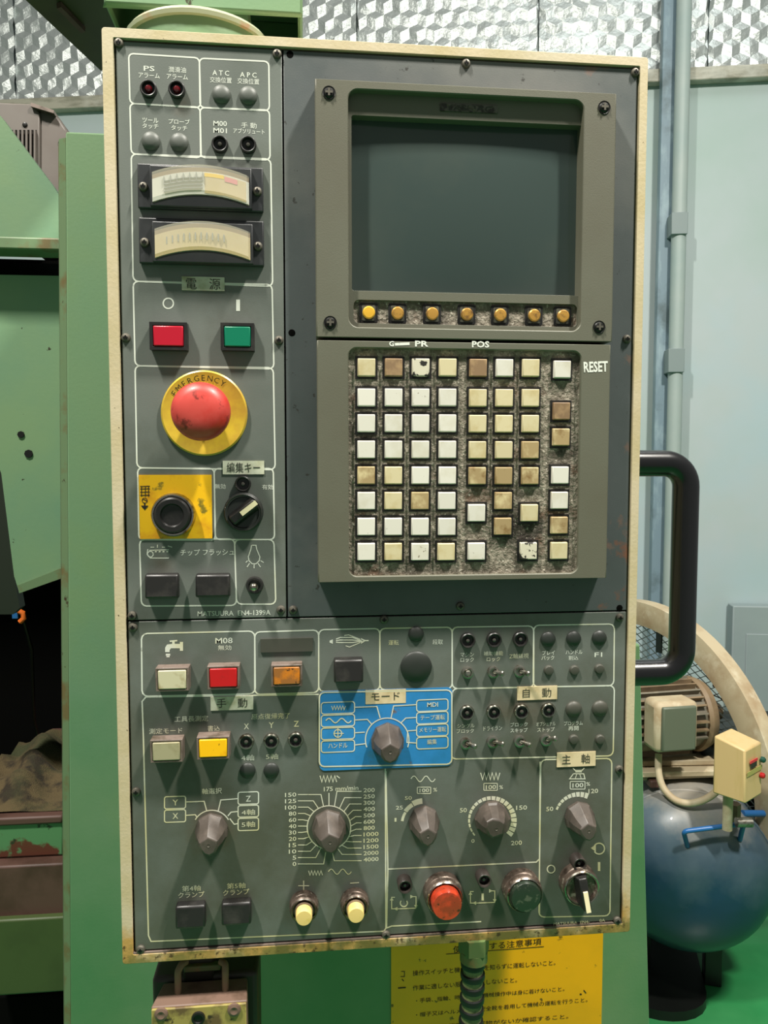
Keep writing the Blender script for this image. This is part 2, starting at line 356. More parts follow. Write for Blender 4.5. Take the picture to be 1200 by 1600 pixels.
def world(mb, name, material, parent=None, label=None, bevel=0, kind=None, smooth=35, origin=None):
    """mesh given in world coordinates; origin moved to its own base"""
    if origin is None:
        n = len(mb.v); origin = sum(mb.v, Vector()) / n; origin.z = min(p.z for p in mb.v)
    origin = Vector(origin)
    mb.v = [p - origin for p in mb.v]
    return put(name, mb.mesh(name, material, smooth), parent, origin, label, bevel, kind)
def empty(name, loc, label, cat, group=None):
    o = bpy.data.objects.new(name, None); COL.objects.link(o); o.location = loc; o.empty_display_size = .05
    return tag(o, label, cat, group)
def rrect(x0, z0, x1, z1, r, n=5):            # ccw rounded rectangle, z1 > z0
    out = []
    for cx, cz, a in ((x1 - r, z0 + r, -90), (x1 - r, z1 - r, 0), (x0 + r, z1 - r, 90), (x0 + r, z0 + r, 180)):
        for i in range(n + 1):
            t = math.radians(a + 90 * i / n); out.append((cx + r * math.cos(t), cz + r * math.sin(t)))
    return out
def pxz(pts, y): return [(at(px, py, y).x, at(px, py, y).z) for px, py in pts]
def ccw(l):
    ar = sum(l[i][0] * l[(i + 1) % len(l)][1] - l[(i + 1) % len(l)][0] * l[i][1] for i in range(len(l)))
    return l if ar > 0 else l[::-1]
def pxrect(a, b, y, r=0):
    p, q = at(*a, y), at(*b, y)
    return rrect(min(p.x, q.x), min(p.z, q.z), max(p.x, q.x), max(p.z, q.z), r) if r else [(p.x, q.z), (q.x, q.z), (q.x, p.z), (p.x, p.z)]
def slab(pts, y, depth, M=None):              # image outline on plane Y = y, real thickness going back
    return MB().plate(ccw(pxz(pts, y)), (), y, y + depth)

TXT = {}
def text_mesh(body, bold=0.0):
    if any(ord(c_) > 0x2fff for c_ in body): bold = min(bold, .002) if any(ord(c_) > 0x4dff for c_ in body) else min(bold, .008)
    k = (body, bold)
    if k not in TXT:
        cu = bpy.data.curves.new('t', 'FONT'); cu.body = body; cu.resolution_u = 2; cu.offset = bold
        o = bpy.data.objects.new('t', cu); me = bpy.data.meshes.new_from_object(o)
        vs = [v.co.copy() for v in me.vertices]; fs = [tuple(p.vertices) for p in me.polygons]
        bpy.data.objects.remove(o); bpy.data.meshes.remove(me); bpy.data.curves.remove(cu)
        if vs:
            x0 = min(v.x for v in vs); x1 = max(v.x for v in vs); z0 = min(v.y for v in vs); z1 = max(v.y for v in vs)
        else: x0 = x1 = z0 = z1 = 0
        TXT[k] = (vs, fs, x0, x1, z0, z1)
    return TXT[k]
class Print(MB):
    """flat print lying on the plane Y = y, positions given on the panel"""
    def __init__(s, y): super().__init__(); s.y = y
    def text(s, body, px, py, h, w=None, bold=.012, rot=0, al='c', slope=0):
        """h, w: size in image pixels of the ink box"""
        vs, fs, x0, x1, z0, z1 = text_mesh(body, bold)
        c = at(px, py, s.y); kh = abs((at(px, py - h / 2, s.y) - at(px, py + h / 2, s.y)).z) / max(z1 - z0, 1e-6)
        kw = kh if w is None else (at(px + w / 2, py, s.y) - at(px - w / 2, py, s.y)).x / max(x1 - x0, 1e-6)
        ox = (x0 + x1) / 2 if al == 'c' else (x0 if al == 'l' else x1)
        ca, sa = math.cos(rot), math.sin(rot); out = []
        for v in vs:
            a = (v.x - ox) * kw; b = (v.y - (z0 + z1) / 2) * kh
            out.append((c.x + a * ca - b * sa, s.y, c.z + a * sa + b * ca + a * slope))
        s.add(out, fs)
    def seg(s, pts, wpx=2, close=False):
        """one ribbon with mitred corners; every ribbon lies a hair above the last, so none overlap in one plane"""
        P = []
        for q in pxz(pts, s.y):
            q = Vector(q)
            if not P or (q - P[-1]).length > 1e-6: P.append(q)
        if close and (P[0] - P[-1]).length < 1e-6: P.pop()
        hw = sz(wpx) / 2; n = len(P); out = []; s.k = getattr(s, 'k', 0) + 1; y = s.y - 5e-7 * s.k
        for i in range(n):
            a = P[i - 1] if (i or close) else None; c = P[(i + 1) % n] if (i < n - 1 or close) else None
            d0 = (P[i] - a).normalized() if a is not None else None; d1 = (c - P[i]).normalized() if c is not None else None
            d = ((d0 or d1) + (d1 or d0)); d = d.normalized() if d.length > .05 else d1
            nn = Vector((-d.y, d.x)); m_ = 1 / max(.45, nn.dot(Vector((-(d1 or d0).y, (d1 or d0).x))))
            out += [P[i] - nn * hw * m_, P[i] + nn * hw * m_]
        fs = [(2 * i, 2 * ((i + 1) % n), 2 * ((i + 1) % n) + 1, 2 * i + 1) for i in range(n if close else n - 1)]
        s.add([(p.x, y, p.y) for p in out], fs)
    def poly(s, pts):
        P = ccw(pxz(pts, s.y)); tri = tessellate_polygon([[Vector((x, z, 0)) for x, z in P]])
        fs = []
        for t in tri:
            a, b, c = (Vector(P[i]) for i in t); fs.append(tuple(t) if (b - a).cross(c - a) > 0 else (t[0], t[2], t[1]))
        s.add([(x, s.y, z) for x, z in P], fs)
    def box(s, x0, y0, x1, y1, wpx=2, r=7, dyr=0, dxb=0):
        """rounded outline; dyr: the right side sits dyr pixels lower, dxb: the bottom shifts right"""
        pts = []
        for cx, cy, a in ((x1 - r, y0 + r, -90), (x1 - r, y1 - r, 0), (x0 + r, y1 - r, 90), (x0 + r, y0 + r, 180)):
            for i in range(4):
                t = math.radians(a + 30 * i); x = cx + r * math.cos(t); y = cy + r * math.sin(t)
                u = (x - x0) / (x1 - x0); v = (y - y0) / (y1 - y0)
                pts.append((x + dxb * v, y + dyr * u))
        s.seg(pts, wpx, True)
    def arc(s, cx, cy, r, a0, a1, wpx=2, n=24, ry=None):
        ry = ry or r
        s.seg([(cx + r * math.cos(math.radians(a0 + (a1 - a0) * i / n)), cy - ry * math.sin(math.radians(a0 + (a1 - a0) * i / n))) for i in range(n + 1)], wpx)
    def zig(s, cx, cy, w, h, n, wpx=2):
        s.seg([(cx - w / 2 + w * i / n, cy + (h / 2 if i % 2 else -h / 2)) for i in range(n + 1)], wpx)
    def wave(s, cx, cy, w, h, wpx=2, cyc=2):
        s.seg([(cx - w / 2 + w * i / 24, cy - h / 2 * math.sin(2 * PI * cyc * i / 24)) for i in range(25)], wpx)
    def done(s, name, material, parent, label=None):
        if s.v: return world(s, name, material, parent, label, smooth=0)

# ================================================================== large structure
FLOOR_Z = 0.0
mb = MB().add([(-4, -2.5, -.1), (5, -2.5, -.1), (5, 5, -.1), (-4, 5, -.1), (-4, -2.5, 0), (5, -2.5, 0), (5, 5, 0), (-4, 5, 0)],
              [(0, 3, 2, 1), (4, 5, 6, 7), (0, 1, 5, 4), (1, 2, 6, 5), (2, 3, 7, 6), (3, 0, 4, 7)])
fl = world(mb, 'floor', 'floor_green', kind='structure')
# the wall behind, turned about ten degrees to the pendant
WA = math.radians(-5.84 - 5.4)
WD = Vector((math.cos(WA), math.sin(WA), 0)); WN = Vector((math.sin(WA), -math.cos(WA), 0))   # WN points at the camera
W0 = CAM + FH * 3.05
def wall_at(px, py, off=0.0):
    d = ray(px, py); o = W0 + WN * off
    return CAM + d * ((o - CAM).dot(WN) / d.dot(WN))
def ws(p): return (Vector(p) - W0).dot(WD)
def wp(s, z, off=0.0): q = W0 + WD * s + WN * off; return Vector((q.x, q.y, z))
def wbox(mb, s0, s1, z0, z1, o0, o1):
    c = (wp(s0, z0, o0) + wp(s1, z1, o1)) / 2
    return mb.obox(c, WD * (s1 - s0) / 2, -WN * (o1 - o0) / 2, Vector((0, 0, (z1 - z0) / 2)))
ZF = wall_at(1130, 110).z                    # lower edge of the foil
ZB = wall_at(1130, 129).z                    # lower edge of the ledge
world(wbox(MB(), -2.6, 2.6, 0, 4.1, -.12, -.01), 'wall_back', 'wall_paint', kind='structure')
wall = bpy.data.objects['wall_back']
def xs(px, py=60, off=.02): return ws(wall_at(px, py, off))
s_edges = [-2.6, xs(20), xs(300), xs(557), xs(842), xs(1038), xs(1108), xs(1300), 2.6]
def foil(s0, s1, name='foil_sheet'):
    """quilted foil: tumbling-block lattice, the cube corners raised"""
    a = .037; hx = a * math.sqrt(3) / 2
    vs = {}; mbf = MB(); idx = {}
    def vert(i, j):                          # lattice of half-steps
        k = (i, j)
        if k not in idx:
            s_ = i * hx; z_ = j * a / 2
            kind_ = ((j + (3 if i % 2 else 0)) // 2) % 3
            h_ = (.000, .0050, .0100)[kind_] + random.uniform(-.0025, .0025)
            idx[k] = len(mbf.v); mbf.v.append(wp(min(max(s_ + random.uniform(-.003, .003), s0 + .002), s1 - .002), min(max(ZF + z_ + random.uniform(-.003, .003), ZF), 4.0), .004 + h_))
        return idx[k]
    i0, i1 = math.floor(s0 / hx), math.ceil(s1 / hx); j1 = int((3.62 - ZF) / (a / 2))
    for i in range(i0, i1):
        for j in range(-2, j1):
            if (i + j) % 2 == 0:             # triangles pair up into the rhombi of the cubes
                mbf.f.append((vert(i, j), vert(i + 1, j + 1), vert(i, j + 2)))
                mbf.f.append((vert(i + 1, j + 1), vert(i + 1, j + 3), vert(i, j + 2)))
    return world(mbf, name, 'foil', wall, smooth=0)
for a_, b_ in zip(s_edges, s_edges[1:]): foil(a_, b_)
mb = MB()
wbox(mb, -2.6, 2.6, ZB, ZF + .004, -.01, .030)
wl = world(mb, 'trim_1', 'wall_ledge', kind='structure', bevel=.004)
world(wbox(MB(), -2.6, 2.6, 3.62, 4.1, -.01, .02), 'trim_2', 'wall_paint', kind='structure')
# upright in front of the wall: channel and pipe with clamps
p0, p1 = xs(1038, 400, .06), xs(1081, 10, .10)
st = empty('wall_post', wp((p0 + p1) / 2, 0, .06), 'pale grey-green steel upright with two grey clamps in front of the wall', 'post')
q0, q1 = xs(1036, 10, .06), xs(1056, 10, .06)
world(wbox(MB(), q0, q1 + .004, 0, 4.0, .031, .07), 'channel', 'beam_blue', st, bevel=.003)
r0, r1 = xs(1057, 10, .1), xs(1081, 10, .1)
mb = MB(); mb.tube([wp((r0 + r1) / 2, 0, .10), wp((r0 + r1) / 2, 4.0, .10)], (r1 - r0) / 2, 20)
world(mb, 'pipe', 'post_paint', st)
for py0, py1 in ((333, 367), (545, 582)):
    za, zb = wall_at(1065, py1, .12).z, wall_at(1065, py0, .12).z
    mb = MB(); wbox(mb, r0 - .008, r1 - .004, za, zb, .068, .133)
    world(mb, 'clamp', 'clamp_grey', st, bevel=.002)
# plain grey cabinet low on the wall at the right
gs = xs(1144, 1000, .06)
mb = MB(); wbox(mb, gs, gs + .62, .0, wall_at(1160, 958, .2).z, .0, .06)
gc = world(mb, 'grey_cabinet', 'grey_cabinet', bevel=.004)
tag(gc, 'plain grey cabinet against the pale wall at the right edge, behind the air compressor', 'cabinet')
world(wbox(MB(), gs + .05, gs + .57, .08, wall_at(1160, 990, .06).z, .06, .064), 'door', 'grey_cabinet', gc, bevel=.002)

# ================================================================== green machine body
mc = empty('machining_center', (0.1, .5, 0), 'large green painted machine body with chipped edges standing behind the control pendant', 'machine')
CY = .20                                       # front face of the column
col_x0 = at(105, 900, CY).x
ztop = at(130, 206, CY).z; zlow = at(998, 1006, CY).z
xr0, xr1 = at(1000, 1010, CY).x, at(1015, 1600, CY).x
xl0, xl1 = at(102, 206, CY).x, at(110, 1600, CY).x
xm = at(560, 800, CY).x
kb = (xl1 - xl0) / (ztop - at(110, 1600, CY).z); kr = (xr1 - xr0) / (zlow - at(1015, 1600, CY).z)
zb = .02
ol = [(xl0 + kb * (ztop - zb), zb), (xr0 + kr * (zlow - zb), zb), (xr0, zlow), (xm, zlow), (xm, ztop), (xl0, ztop)]
world(MB().plate(ccw(ol), (), CY, CY + .42), 'column', 'machine_green', mc, bevel=.0028)
# rolled left edge of the column
ch = at(83, 900, CY).x - at(105, 900, CY).x
mb = MB(); tz = at(95, 214, CY).z
vs = []
for z in (zb, tz):
    x = xl0 + kb * (ztop - z)
    vs += [(x, CY + .001, z), (x, CY + .05, z), (x + ch - .002, CY + .05, z), (x + ch, CY + .022, z), (x + ch * .55, CY + .005, z)]
mb.add(vs, [(0, 1, 2, 3, 4), (9, 8, 7, 6, 5)] + [(i, (i + 1) % 5, (i + 1) % 5 + 5, i + 5) for i in range(5)])
world(mb, 'edge_strip', 'machine_green_edge', mc)
# overhead arm, its underside above the pendant
zarm = 1.69 + .10
AY = .05
a0, a1 = at(470, 23, AY), at(472, 24, AY)
ax0, ax1, az = at(162, 24, AY).x, at(473, 24, AY).x, a0.z          # hollowed out from below, shaped to put the underside in shade
mb = MB().box((ax0, AY, az), (ax1, AY + .004, az + .16)).box((ax0, AY + .004, az), (ax0 + .004, AY + .30, az + .16)).box((ax1 - .004, AY + .004, az), (ax1, AY + .30, az + .16))
mb.box((ax0 + .004, AY + .004, az + .156), (ax1 - .004, AY + .30, az + .16)).box((ax0 + .004, AY + .296, az - .06), (ax1 - .004, AY + .30, az + .156))
arm = world(mb, 'support_arm', 'machine_green', mc, bevel=.003, label='green overhead arm carrying the pendant')
# swivel flange standing on the pendant top
fc = at(313, 40, .085)
fr = abs(at(430, 30, .085).x - at(200, 30, .085).x) / 2 * .97
zfl = at(313, 22, .085 - fr).z
mb = MB(); M = Matrix.Translation((fc.x, .085, 0)) @ Matrix.Rotation(-PI / 2, 4, 'X')
# lathe axis -Y turned to +Z
mb.lathe([(0, -1.6902), (fr * .97, -1.6902), (fr * .97, -zfl), (0, -zfl)], 56, M)
world(mb, 'swivel_flange', 'machine_green', mc, label='round green swivel flange')
mb = MB(); mb.lathe([(0, -zfl), (fr * 1.03, -zfl), (fr * 1.04, -zfl - .003), (fr * 1.0, -zfl - .006), (0, -zfl - .006)], 56, M)
world(mb, 'flange_rim', 'flange_pale', mc)
world(MB().box((fc.x - .04, .06, zfl), (fc.x + .04, .14, a0.z + .02)), 'swivel_neck', 'machine_green', mc)
# overhead plate running back to the left, its shade painted in dark olive
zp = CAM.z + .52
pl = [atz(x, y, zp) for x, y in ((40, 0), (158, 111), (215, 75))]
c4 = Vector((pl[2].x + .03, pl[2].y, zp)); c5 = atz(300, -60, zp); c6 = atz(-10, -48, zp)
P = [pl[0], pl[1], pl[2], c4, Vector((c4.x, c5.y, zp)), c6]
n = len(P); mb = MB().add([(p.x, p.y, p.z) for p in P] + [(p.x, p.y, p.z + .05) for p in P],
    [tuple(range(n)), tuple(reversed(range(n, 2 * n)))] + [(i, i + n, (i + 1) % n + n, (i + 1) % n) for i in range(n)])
world(mb, 'head_plate', 'olive_shaded', mc, label='underside of the overhead plate with its shade painted in as dark olive')
mb = MB(); e0, e1 = atz(92, 8, zp - .004), atz(130, 47, zp - .004)
mb.obox((e0 + e1) / 2, (e1 - e0) / 2, Vector((.003, -.002, 0)), Vector((0, 0, .003)))
world(mb, 'rail', 'rust_brown', mc)

# left bay: door, ledge, motor cover, worktable; all well behind the column
DY = .46
mb = slab([(-80, 93), (0, 180), (84, 292), (95, 310), (95, 378), (-80, 376)], DY, .02)
world(mb, 'upper_guard', 'machine_green_worn', mc, label='green upper guard with a slanted top edge')
world(MB().obox((at(-20, 386, DY - .015) + at(90, 387, DY - .015)) / 2, Vector((.09, 0, 0)), Vector((0, .02, 0)), Vector((0, 0, .0075))), 'ledge', 'machine_green_edge', mc, bevel=.002)
world(slab([(-80, 428), (95, 431), (95, 903), (30, 926), (22, 900), (2, 740), (-80, 500)], DY + .01, .02), 'door_panel', 'machine_green_worn', mc, label='green door panel with two dark screw holes')
world(slab([(95, 888), (95, 904), (30, 927), (27, 915)], DY + .004, .008), 'door_lip', 'machine_green_edge', mc)
for x, y, r in ((33, 679, 5), (45, 709, 6)):
    mb = MB(); mb.lathe([(0, -.002), (sz(r, 700, DY), -.002), (sz(r, 700, DY) * 1.1, .001)], 8)
    put('bolt', mb.mesh('bolt', 'screw_black'), mc, at(x, y, DY + .01))
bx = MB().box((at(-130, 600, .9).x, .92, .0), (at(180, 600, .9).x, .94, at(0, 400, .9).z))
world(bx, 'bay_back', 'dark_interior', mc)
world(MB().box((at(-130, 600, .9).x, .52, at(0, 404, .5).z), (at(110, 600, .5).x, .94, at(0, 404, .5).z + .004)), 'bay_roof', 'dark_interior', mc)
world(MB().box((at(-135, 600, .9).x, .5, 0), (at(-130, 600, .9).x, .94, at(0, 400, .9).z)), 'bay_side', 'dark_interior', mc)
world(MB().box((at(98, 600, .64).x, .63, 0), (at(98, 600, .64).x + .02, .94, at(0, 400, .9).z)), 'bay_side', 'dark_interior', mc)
# inner slanted chute, dark
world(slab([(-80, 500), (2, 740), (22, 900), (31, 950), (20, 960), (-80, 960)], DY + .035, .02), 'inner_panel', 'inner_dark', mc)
# table: rails from top to bottom
def rail(name, y0, y1, Y, dep, m, label=None):
    za, zb_ = at(40, y1, Y).z, at(40, y0, Y).z
    return world(MB().box((at(-60, 1200, Y).x, Y, za), (at(96, 1200, Y).x, Y + dep, zb_)), name, m, mc, label, bevel=.003)
rail('table_slab', 1281, 1340, DY + .02, .36, 'chipped_green', 'table edge with green paint flaking off brown primer')
rail('table_top', 1277, 1290, DY + .016, .36, 'rust_brown')
rail('table_rail', 1340, 1357, DY + .03, .3, 'rust_brown')
rail('table_skirt', 1352, 1436, DY + .0, .3, 'rust_brown', 'brown metal table skirt')
rail('base_rail', 1436, 1554, DY - .01, .3, 'base_shaded')
rail('base_front', 1554, 1700, DY + .08, .3, 'dark_interior')
# sacking on the table
mb = MB(); n1, n2 = 26, 14
zt = at(40, 1277, DY + .016).z
for j in range(n2 + 1):
    for i in range(n1 + 1):
        u, v = i / n1, j / n2
        x = at(-70, 1200, .5).x + (at(84, 1200, .5).x + .03 - at(-70, 1200, .5).x) * u
        y = DY + .03 + .26 * v
        h = (.010 + .022 * math.exp(-((u - .38) / .26) ** 2) * (1 - .3 * v) + .012 * math.sin(u * 15 + v * 4) * .6 + .006 * math.sin(v * 22 + u * 9)) * min(1, (v + .02) * 5) * min(1, (1.02 - u) * 3)
        mb.v.append(Vector((x, y, zt + max(h, .001))))
for j in range(n2):
    for i in range(n1):
        k = j * (n1 + 1) + i; mb.f.append((k, k + 1, k + n1 + 2, k + n1 + 1))
ck = world(mb, 'sack', 'cloth_olive', smooth=80, origin=(at(20, 1200, .5).x, DY + .1, zt))
tag(ck, 'crumpled olive woven sack lying on the machine table at the left edge', 'cloth')
# orange fitting in the dark bay
oc = at(33, 962, .66)
ob = empty('hose_fitting', oc, 'small orange and blue hose fitting in the dark machine bay at the left', 'fitting')
mb = MB(); mb.tube([oc + Vector((-.004, 0, .008)), oc + Vector((.003, 0, .004)), oc + Vector((.004, 0, -.004)), oc + Vector((-.002, 0, -.010))], .0042, 10)
world(mb, 'elbow', 'orange_plastic', ob)
world(MB().box(oc + Vector((-.014, 0, -.005)), oc + Vector((-.005, .01, .007))), 'plug', 'tube_blue', ob, bevel=.001)
world(MB().tube([oc + Vector((.002, .005, -.01)), oc + Vector((.004, .03, -.06)), oc + Vector((-.02, .1, -.2)), Vector((oc.x - .02, oc.y + .12, zt))], .003, 8), 'hose', 'conduit_black', ob)
# grey motor cover with louvres, above and behind the guard
MYp = .62
mo = empty('motor_cover', at(50, 280, MYp), 'dark grey ventilated motor cover above the green guard at upper left', 'motor')
mb = slab([(-90, 150), (0, 160), (50, 162), (62, 176), (62, 320), (-90, 320)], MYp, .2)
world(mb, 'housing', 'motor_grey', mo, bevel=.002)
mb = slab([(60, 166), (84, 174), (95, 190), (106, 206), (106, 240), (98, 400), (60, 400)], MYp + .005, .16)
world(mb, 'end_cap', 'motor_grey', mo, bevel=.003)
lv = slab([(48, 160), (84, 172), (84, 177), (48, 166)], MYp - .006, .1); world(lv, 'lip', 'bezel_pink', mo)
world(slab([(18, 203), (57, 203), (57, 320), (18, 320)], MYp - .0008, .002), 'grille_recess', 'dark_interior', mo)
for i in range(6):
    x = 20.5 + i * 6.4
    put_ = slab([(x, 203), (x + 2.8, 203), (x + 2.8, 318), (x, 318)], MYp - .006, .007)
    world(put_, 'louvre', 'motor_grey', mo)
mb = MB(); mb.lathe([(0, -.003), (.003, -.002), (.004, 0)], 8); put('bolt', mb.mesh('bolt', 'screw_black'), mo, at(39, 195, MYp))
mb = MB(); mb.lathe([(0, -.003), (.003, -.002), (.004, 0)], 8); put('bolt', mb.mesh('bolt', 'screw_black'), mo, at(95, 223, MYp + .005))

# ================================================================== control pendant
W, H, ZT = .400, .6851, 1.69
pen = empty('control_pendant', (W / 2, .06, ZT - H), 'grey machine control pendant in a rust-stained cream frame with screen, keypad, buttons and dials', 'control panel')
inn = [at(176, 57, 0), at(999, 104, 0), at(974, 1446, 0), at(208, 1490, 0)]
ix0 = (inn[0].x + inn[3].x) / 2; ix1 = (inn[1].x + inn[2].x) / 2; iz1 = (inn[0].z + inn[1].z) / 2; iz0 = (inn[2].z + inn[3].z) / 2
world(MB().plate(rrect(0, ZT - H, W, ZT, .0022, 3), [rrect(ix0, iz0, ix1, iz1, .001, 2)], 0, .016), 'outer_frame', 'cream_paint', pen, bevel=.0008, label='cream painted frame, yellowed and rusted along its lower edge')
world(MB().box((.004, .014, ZT - H + .004), (W - .004, .125, ZT - .004)), 'housing', 'cream_paint', pen, bevel=.003)
world(MB().plate([(ix0 - .001, iz0 - .001), (ix1 + .001, iz0 - .001), (ix1 + .001, iz0 + .0012), (ix0 - .001, iz0 + .0012)], (), .0006, .010), 'lower_lip', 'bezel_pink', pen)
PY = .002
g = .0006
xd = (at(443, 80, PY).x + at(447, 950, PY).x) / 2
zd = (at(210, 970, PY).z + at(600, 961, PY).z + at(970, 956, PY).z) / 3
def panel(name, x0, z0, x1, z1, m, label): return world(MB().box((x0, PY, z0), (x1, PY + .004, z1)), name, m, pen, label, bevel=.0004)
pA = panel('switch_panel', ix0 + .0012, zd + g, xd - g, iz1 - .0015, 'panel_paint', 'grey upper left panel with alarm lamps, meters and power buttons')
pB = panel('display_panel', xd + g, zd + g, ix1 - .0012, iz1 - .0015, 'panel_paint_blue', 'blue-grey panel with rust spots around the screen unit')
pC = panel('operation_panel', ix0 + .0012, iz0 + .0022, ix1 - .0012, zd - g, 'panel_paint', 'grey lower panel with mode dials and toggle switches')
world(MB().box((ix0, PY + .003, iz0), (ix1, PY + .012, iz1)), 'backing', 'dark_interior', pen)

# ---- screws
ms = MB(); ms.lathe([(.0034, .0002), (.0034, -.0006), (.0028, -.0018), (.0012, -.0024), (.0010, -.0012), (0, -.0010)], 14)
ME_SCREW = ms.mesh('screw', 'screw_steel')
def two_tone(me, mb2, m2):
    bm = bmesh.new(); bm.from_mesh(me); vs = [bm.verts.new(p) for p in mb2.v]
    for f in mb2.f: bm.faces.new([vs[i] for i in f]).material_index = 1
    bm.to_mesh(me); bm.free(); me.materials.append(MATS[m2])
def cross(r, y):
    c = MB(); c.box((-r, y, -r * .28), (r, y + .0004, r * .28)); c.box((-r * .28, y, -r), (r * .28, y + .0004, r)); return c
two_tone(ME_SCREW, cross(.0017, -.0027), 'screw_black')
def screw(x, y, parent, pl_y=PY, sub=True):
    o = put('screw', ME_SCREW, parent, at(x, y, pl_y)); return o
for x, y, p in ((186, 68, pA), (433, 85, pA), (197, 528, pA), (436, 532, pA), (207, 962, pA), (439, 953, pA),
                (728, 100, pB), (992, 114, pB), (979, 530, pB), (719, 947, pB), (458, 953, pB),
                (208, 980, pC), (213, 1237, pC), (220, 1483, pC), (600, 968, pC), (603, 1460, pC), (968, 965, pC), (967, 1202, pC), (964, 1438, pC)):
    screw(x, y, p)
mh = MB(); mh.lathe([(.0026, -.0001), (.0020, -.0002), (0, -.0002)], 12); ME_HOLE = mh.mesh('hole', 'dark_interior')
for x, y in ((453, 85), (456, 520), (968, 950)): put('screw_hole', ME_HOLE, pB, at(x, y, PY))

# ---- printing on the panels
YP = PY - .00012
a = Print(YP)
a.box(201, 83.5, 311.5, 161.5, 2.2, 7, 7, 2); a.box(311.5, 91, 420, 168, 2.2, 7, 5, 1)
a.box(203, 161.5, 312.5, 240.5, 2.2, 7, 6, 2); a.box(312.5, 168, 421, 246, 2.2, 7, 4, 1)
a.box(205, 240.5, 423, 439.5, 2.2, 8, 8, 3); a.box(208, 439.5, 425, 571.5, 2.2, 8, 5, 3)
a.box(211, 571.5, 427, 731, 2.2, 8, 3, 3); a.box(215, 731, 334.5, 843, 2.2, 7, 1, 2); a.box(334.5, 732, 427, 843, 2.2, 7, 0, 2)
a.box(218, 843, 366.5, 947, 2.2, 8, -1, 3); a.box(366.5, 843, 428, 944, 2.2, 8, 0, 3)
for t, x, y, h, wd in (('PS', 233, 107, 8, 17), ('アラーム', 233, 118, 8, 33), ('潤滑油', 277, 109, 9, 27), ('アラーム', 277, 120, 8, 33),
                       ('A T C', 345, 114, 8, 26), ('交換位置', 345, 125, 9, 34), ('A P C', 388, 117, 8, 26), ('交換位置', 388, 127, 9, 34),
                       ('ツール', 235, 188, 8, 25), ('タッチ', 235, 197, 8, 25), ('プローブ', 280, 190, 8, 33), ('タッチ', 280, 200, 8, 25),
                       ('M00', 344, 193, 8, 21), ('M01', 344, 204, 8, 21), ('手 動', 389, 196, 9, 24), ('アブソリュート', 389, 205, 8, 49),
                       ('無効', 344, 760, 8, 17), ('有効', 418, 761, 8, 17), ('チップ フラッシュ', 324, 863, 10, 84),
                       ('MATSUURA  EN4-1399A', 366, 958, 8, 114)):
    a.text(t, x, y, h, wd)
a.arc(263, 474, 8, 0, 360, 2); a.poly([(369, 468), (375, 468), (375, 486), (369, 486)])
a.seg([(393, 852), (400, 852), (401, 858), (406, 870), (405, 876), (400, 881), (394, 881), (389, 876), (388, 870), (392, 858), (393, 852)], 1.4)
for x0, y0, x1, y1 in ((387, 876, 384, 879), (390, 880, 386, 886), (397, 882, 397, 888), (403, 880, 407, 886), (407, 876, 412, 879)): a.seg([(x0, y0), (x1, y1)], 1.3)
a.seg([(231, 858), (230, 866), (235, 872), (264, 872)], 1.5); a.arc(235, 866, 4.5, 0, 360, 1.4, 14); a.seg([(233, 860), (264, 859)], 1.4)
for x in (242, 248, 254, 260): a.seg([(x, 862), (x + 3, 862)], 2)
a.seg([(235, 855), (241, 855)], 1.2); a.seg([(246, 851), (246, 856)], 1.2); a.seg([(253, 855), (258, 855)], 1.2); a.seg([(262, 853), (269, 855)], 1.2)
a.done('printed_marks', 'print_white', pA)

# stickers
def sticker(text, x0, y0, x1, y1, parent, m='tape_label', th=.76, wd=.8, tm='print_dark'):
    o = world(MB().plate(pxrect((x0, y0), (x1, y1), YP), (), YP - .0006, YP), 'sticker', m, parent)
    p = Print(YP - .0008); p.text(text, (x0 + x1) / 2, (y0 + y1) / 2, (y1 - y0) * th, (x1 - x0) * wd, .0); p.done('sticker_text', tm, parent)
sticker('電　源', 284, 432, 351, 455, pA); sticker('編集キー', 348, 720, 413, 741, pA)
# small control-letter sheet: yellow plate
yp = world(MB().plate(pxrect((217, 742), (332, 841), YP), (), YP - .0008, YP), 'yellow_plate', 'yellow_plate', pen, 'yellow square label plate around a black push button')
p = Print(YP - .001)
for y in (760, 764, 769, 774): p.seg([(219, y), (234, y - .5)], 1.2)
for x in (221, 227, 232): p.seg([(x, 760), (x, 776)], 1)
p.seg([(222, 779), (230, 783)], 1); p.arc(226, 782, 4, 0, 360, 1, 10)
p.seg([(226, 786), (226, 792)], 2); p.poly([(220, 790), (232, 790), (226, 797)])
p.done('printed_marks', 'print_black', yp)

b = Print(YP)
b.box(221, 990, 398, 1088, 2.2, 9, -4, 1); b.box(398, 987.5, 498, 1085, 2.2, 8, -3, 0); b.box(498, 984, 593.5, 1080.5, 2.2, 8, -2, 0)
b.box(593.5, 982, 706.5, 1078, 2.2, 8, -2, 0); b.box(706.5, 980, 834, 1076, 2.2, 8, -2, 0); b.box(834, 977, 960, 1073.5, 2.2, 8, -2, -1)
b.box(706.5, 1076, 960, 1186, 2.2, 8, -5, -2)
b.box(845, 1187, 956, 1433, 2.2, 8, -2, -3)
b.seg([(498, 1085), (228, 1089), (222, 1096), (224, 1150), (232, 1462), (236, 1471), (600, 1455), (603, 1450), (602, 1201)], 2.2)
b.seg([(603, 1205), (606, 1358), (604, 1450), (612, 1447), (752, 1440)], 2.2); b.seg([(606, 1358), (838, 1347), (843, 1342), (844, 1190)], 2.2); b.seg([(843, 1342), (843, 1430)], 2)
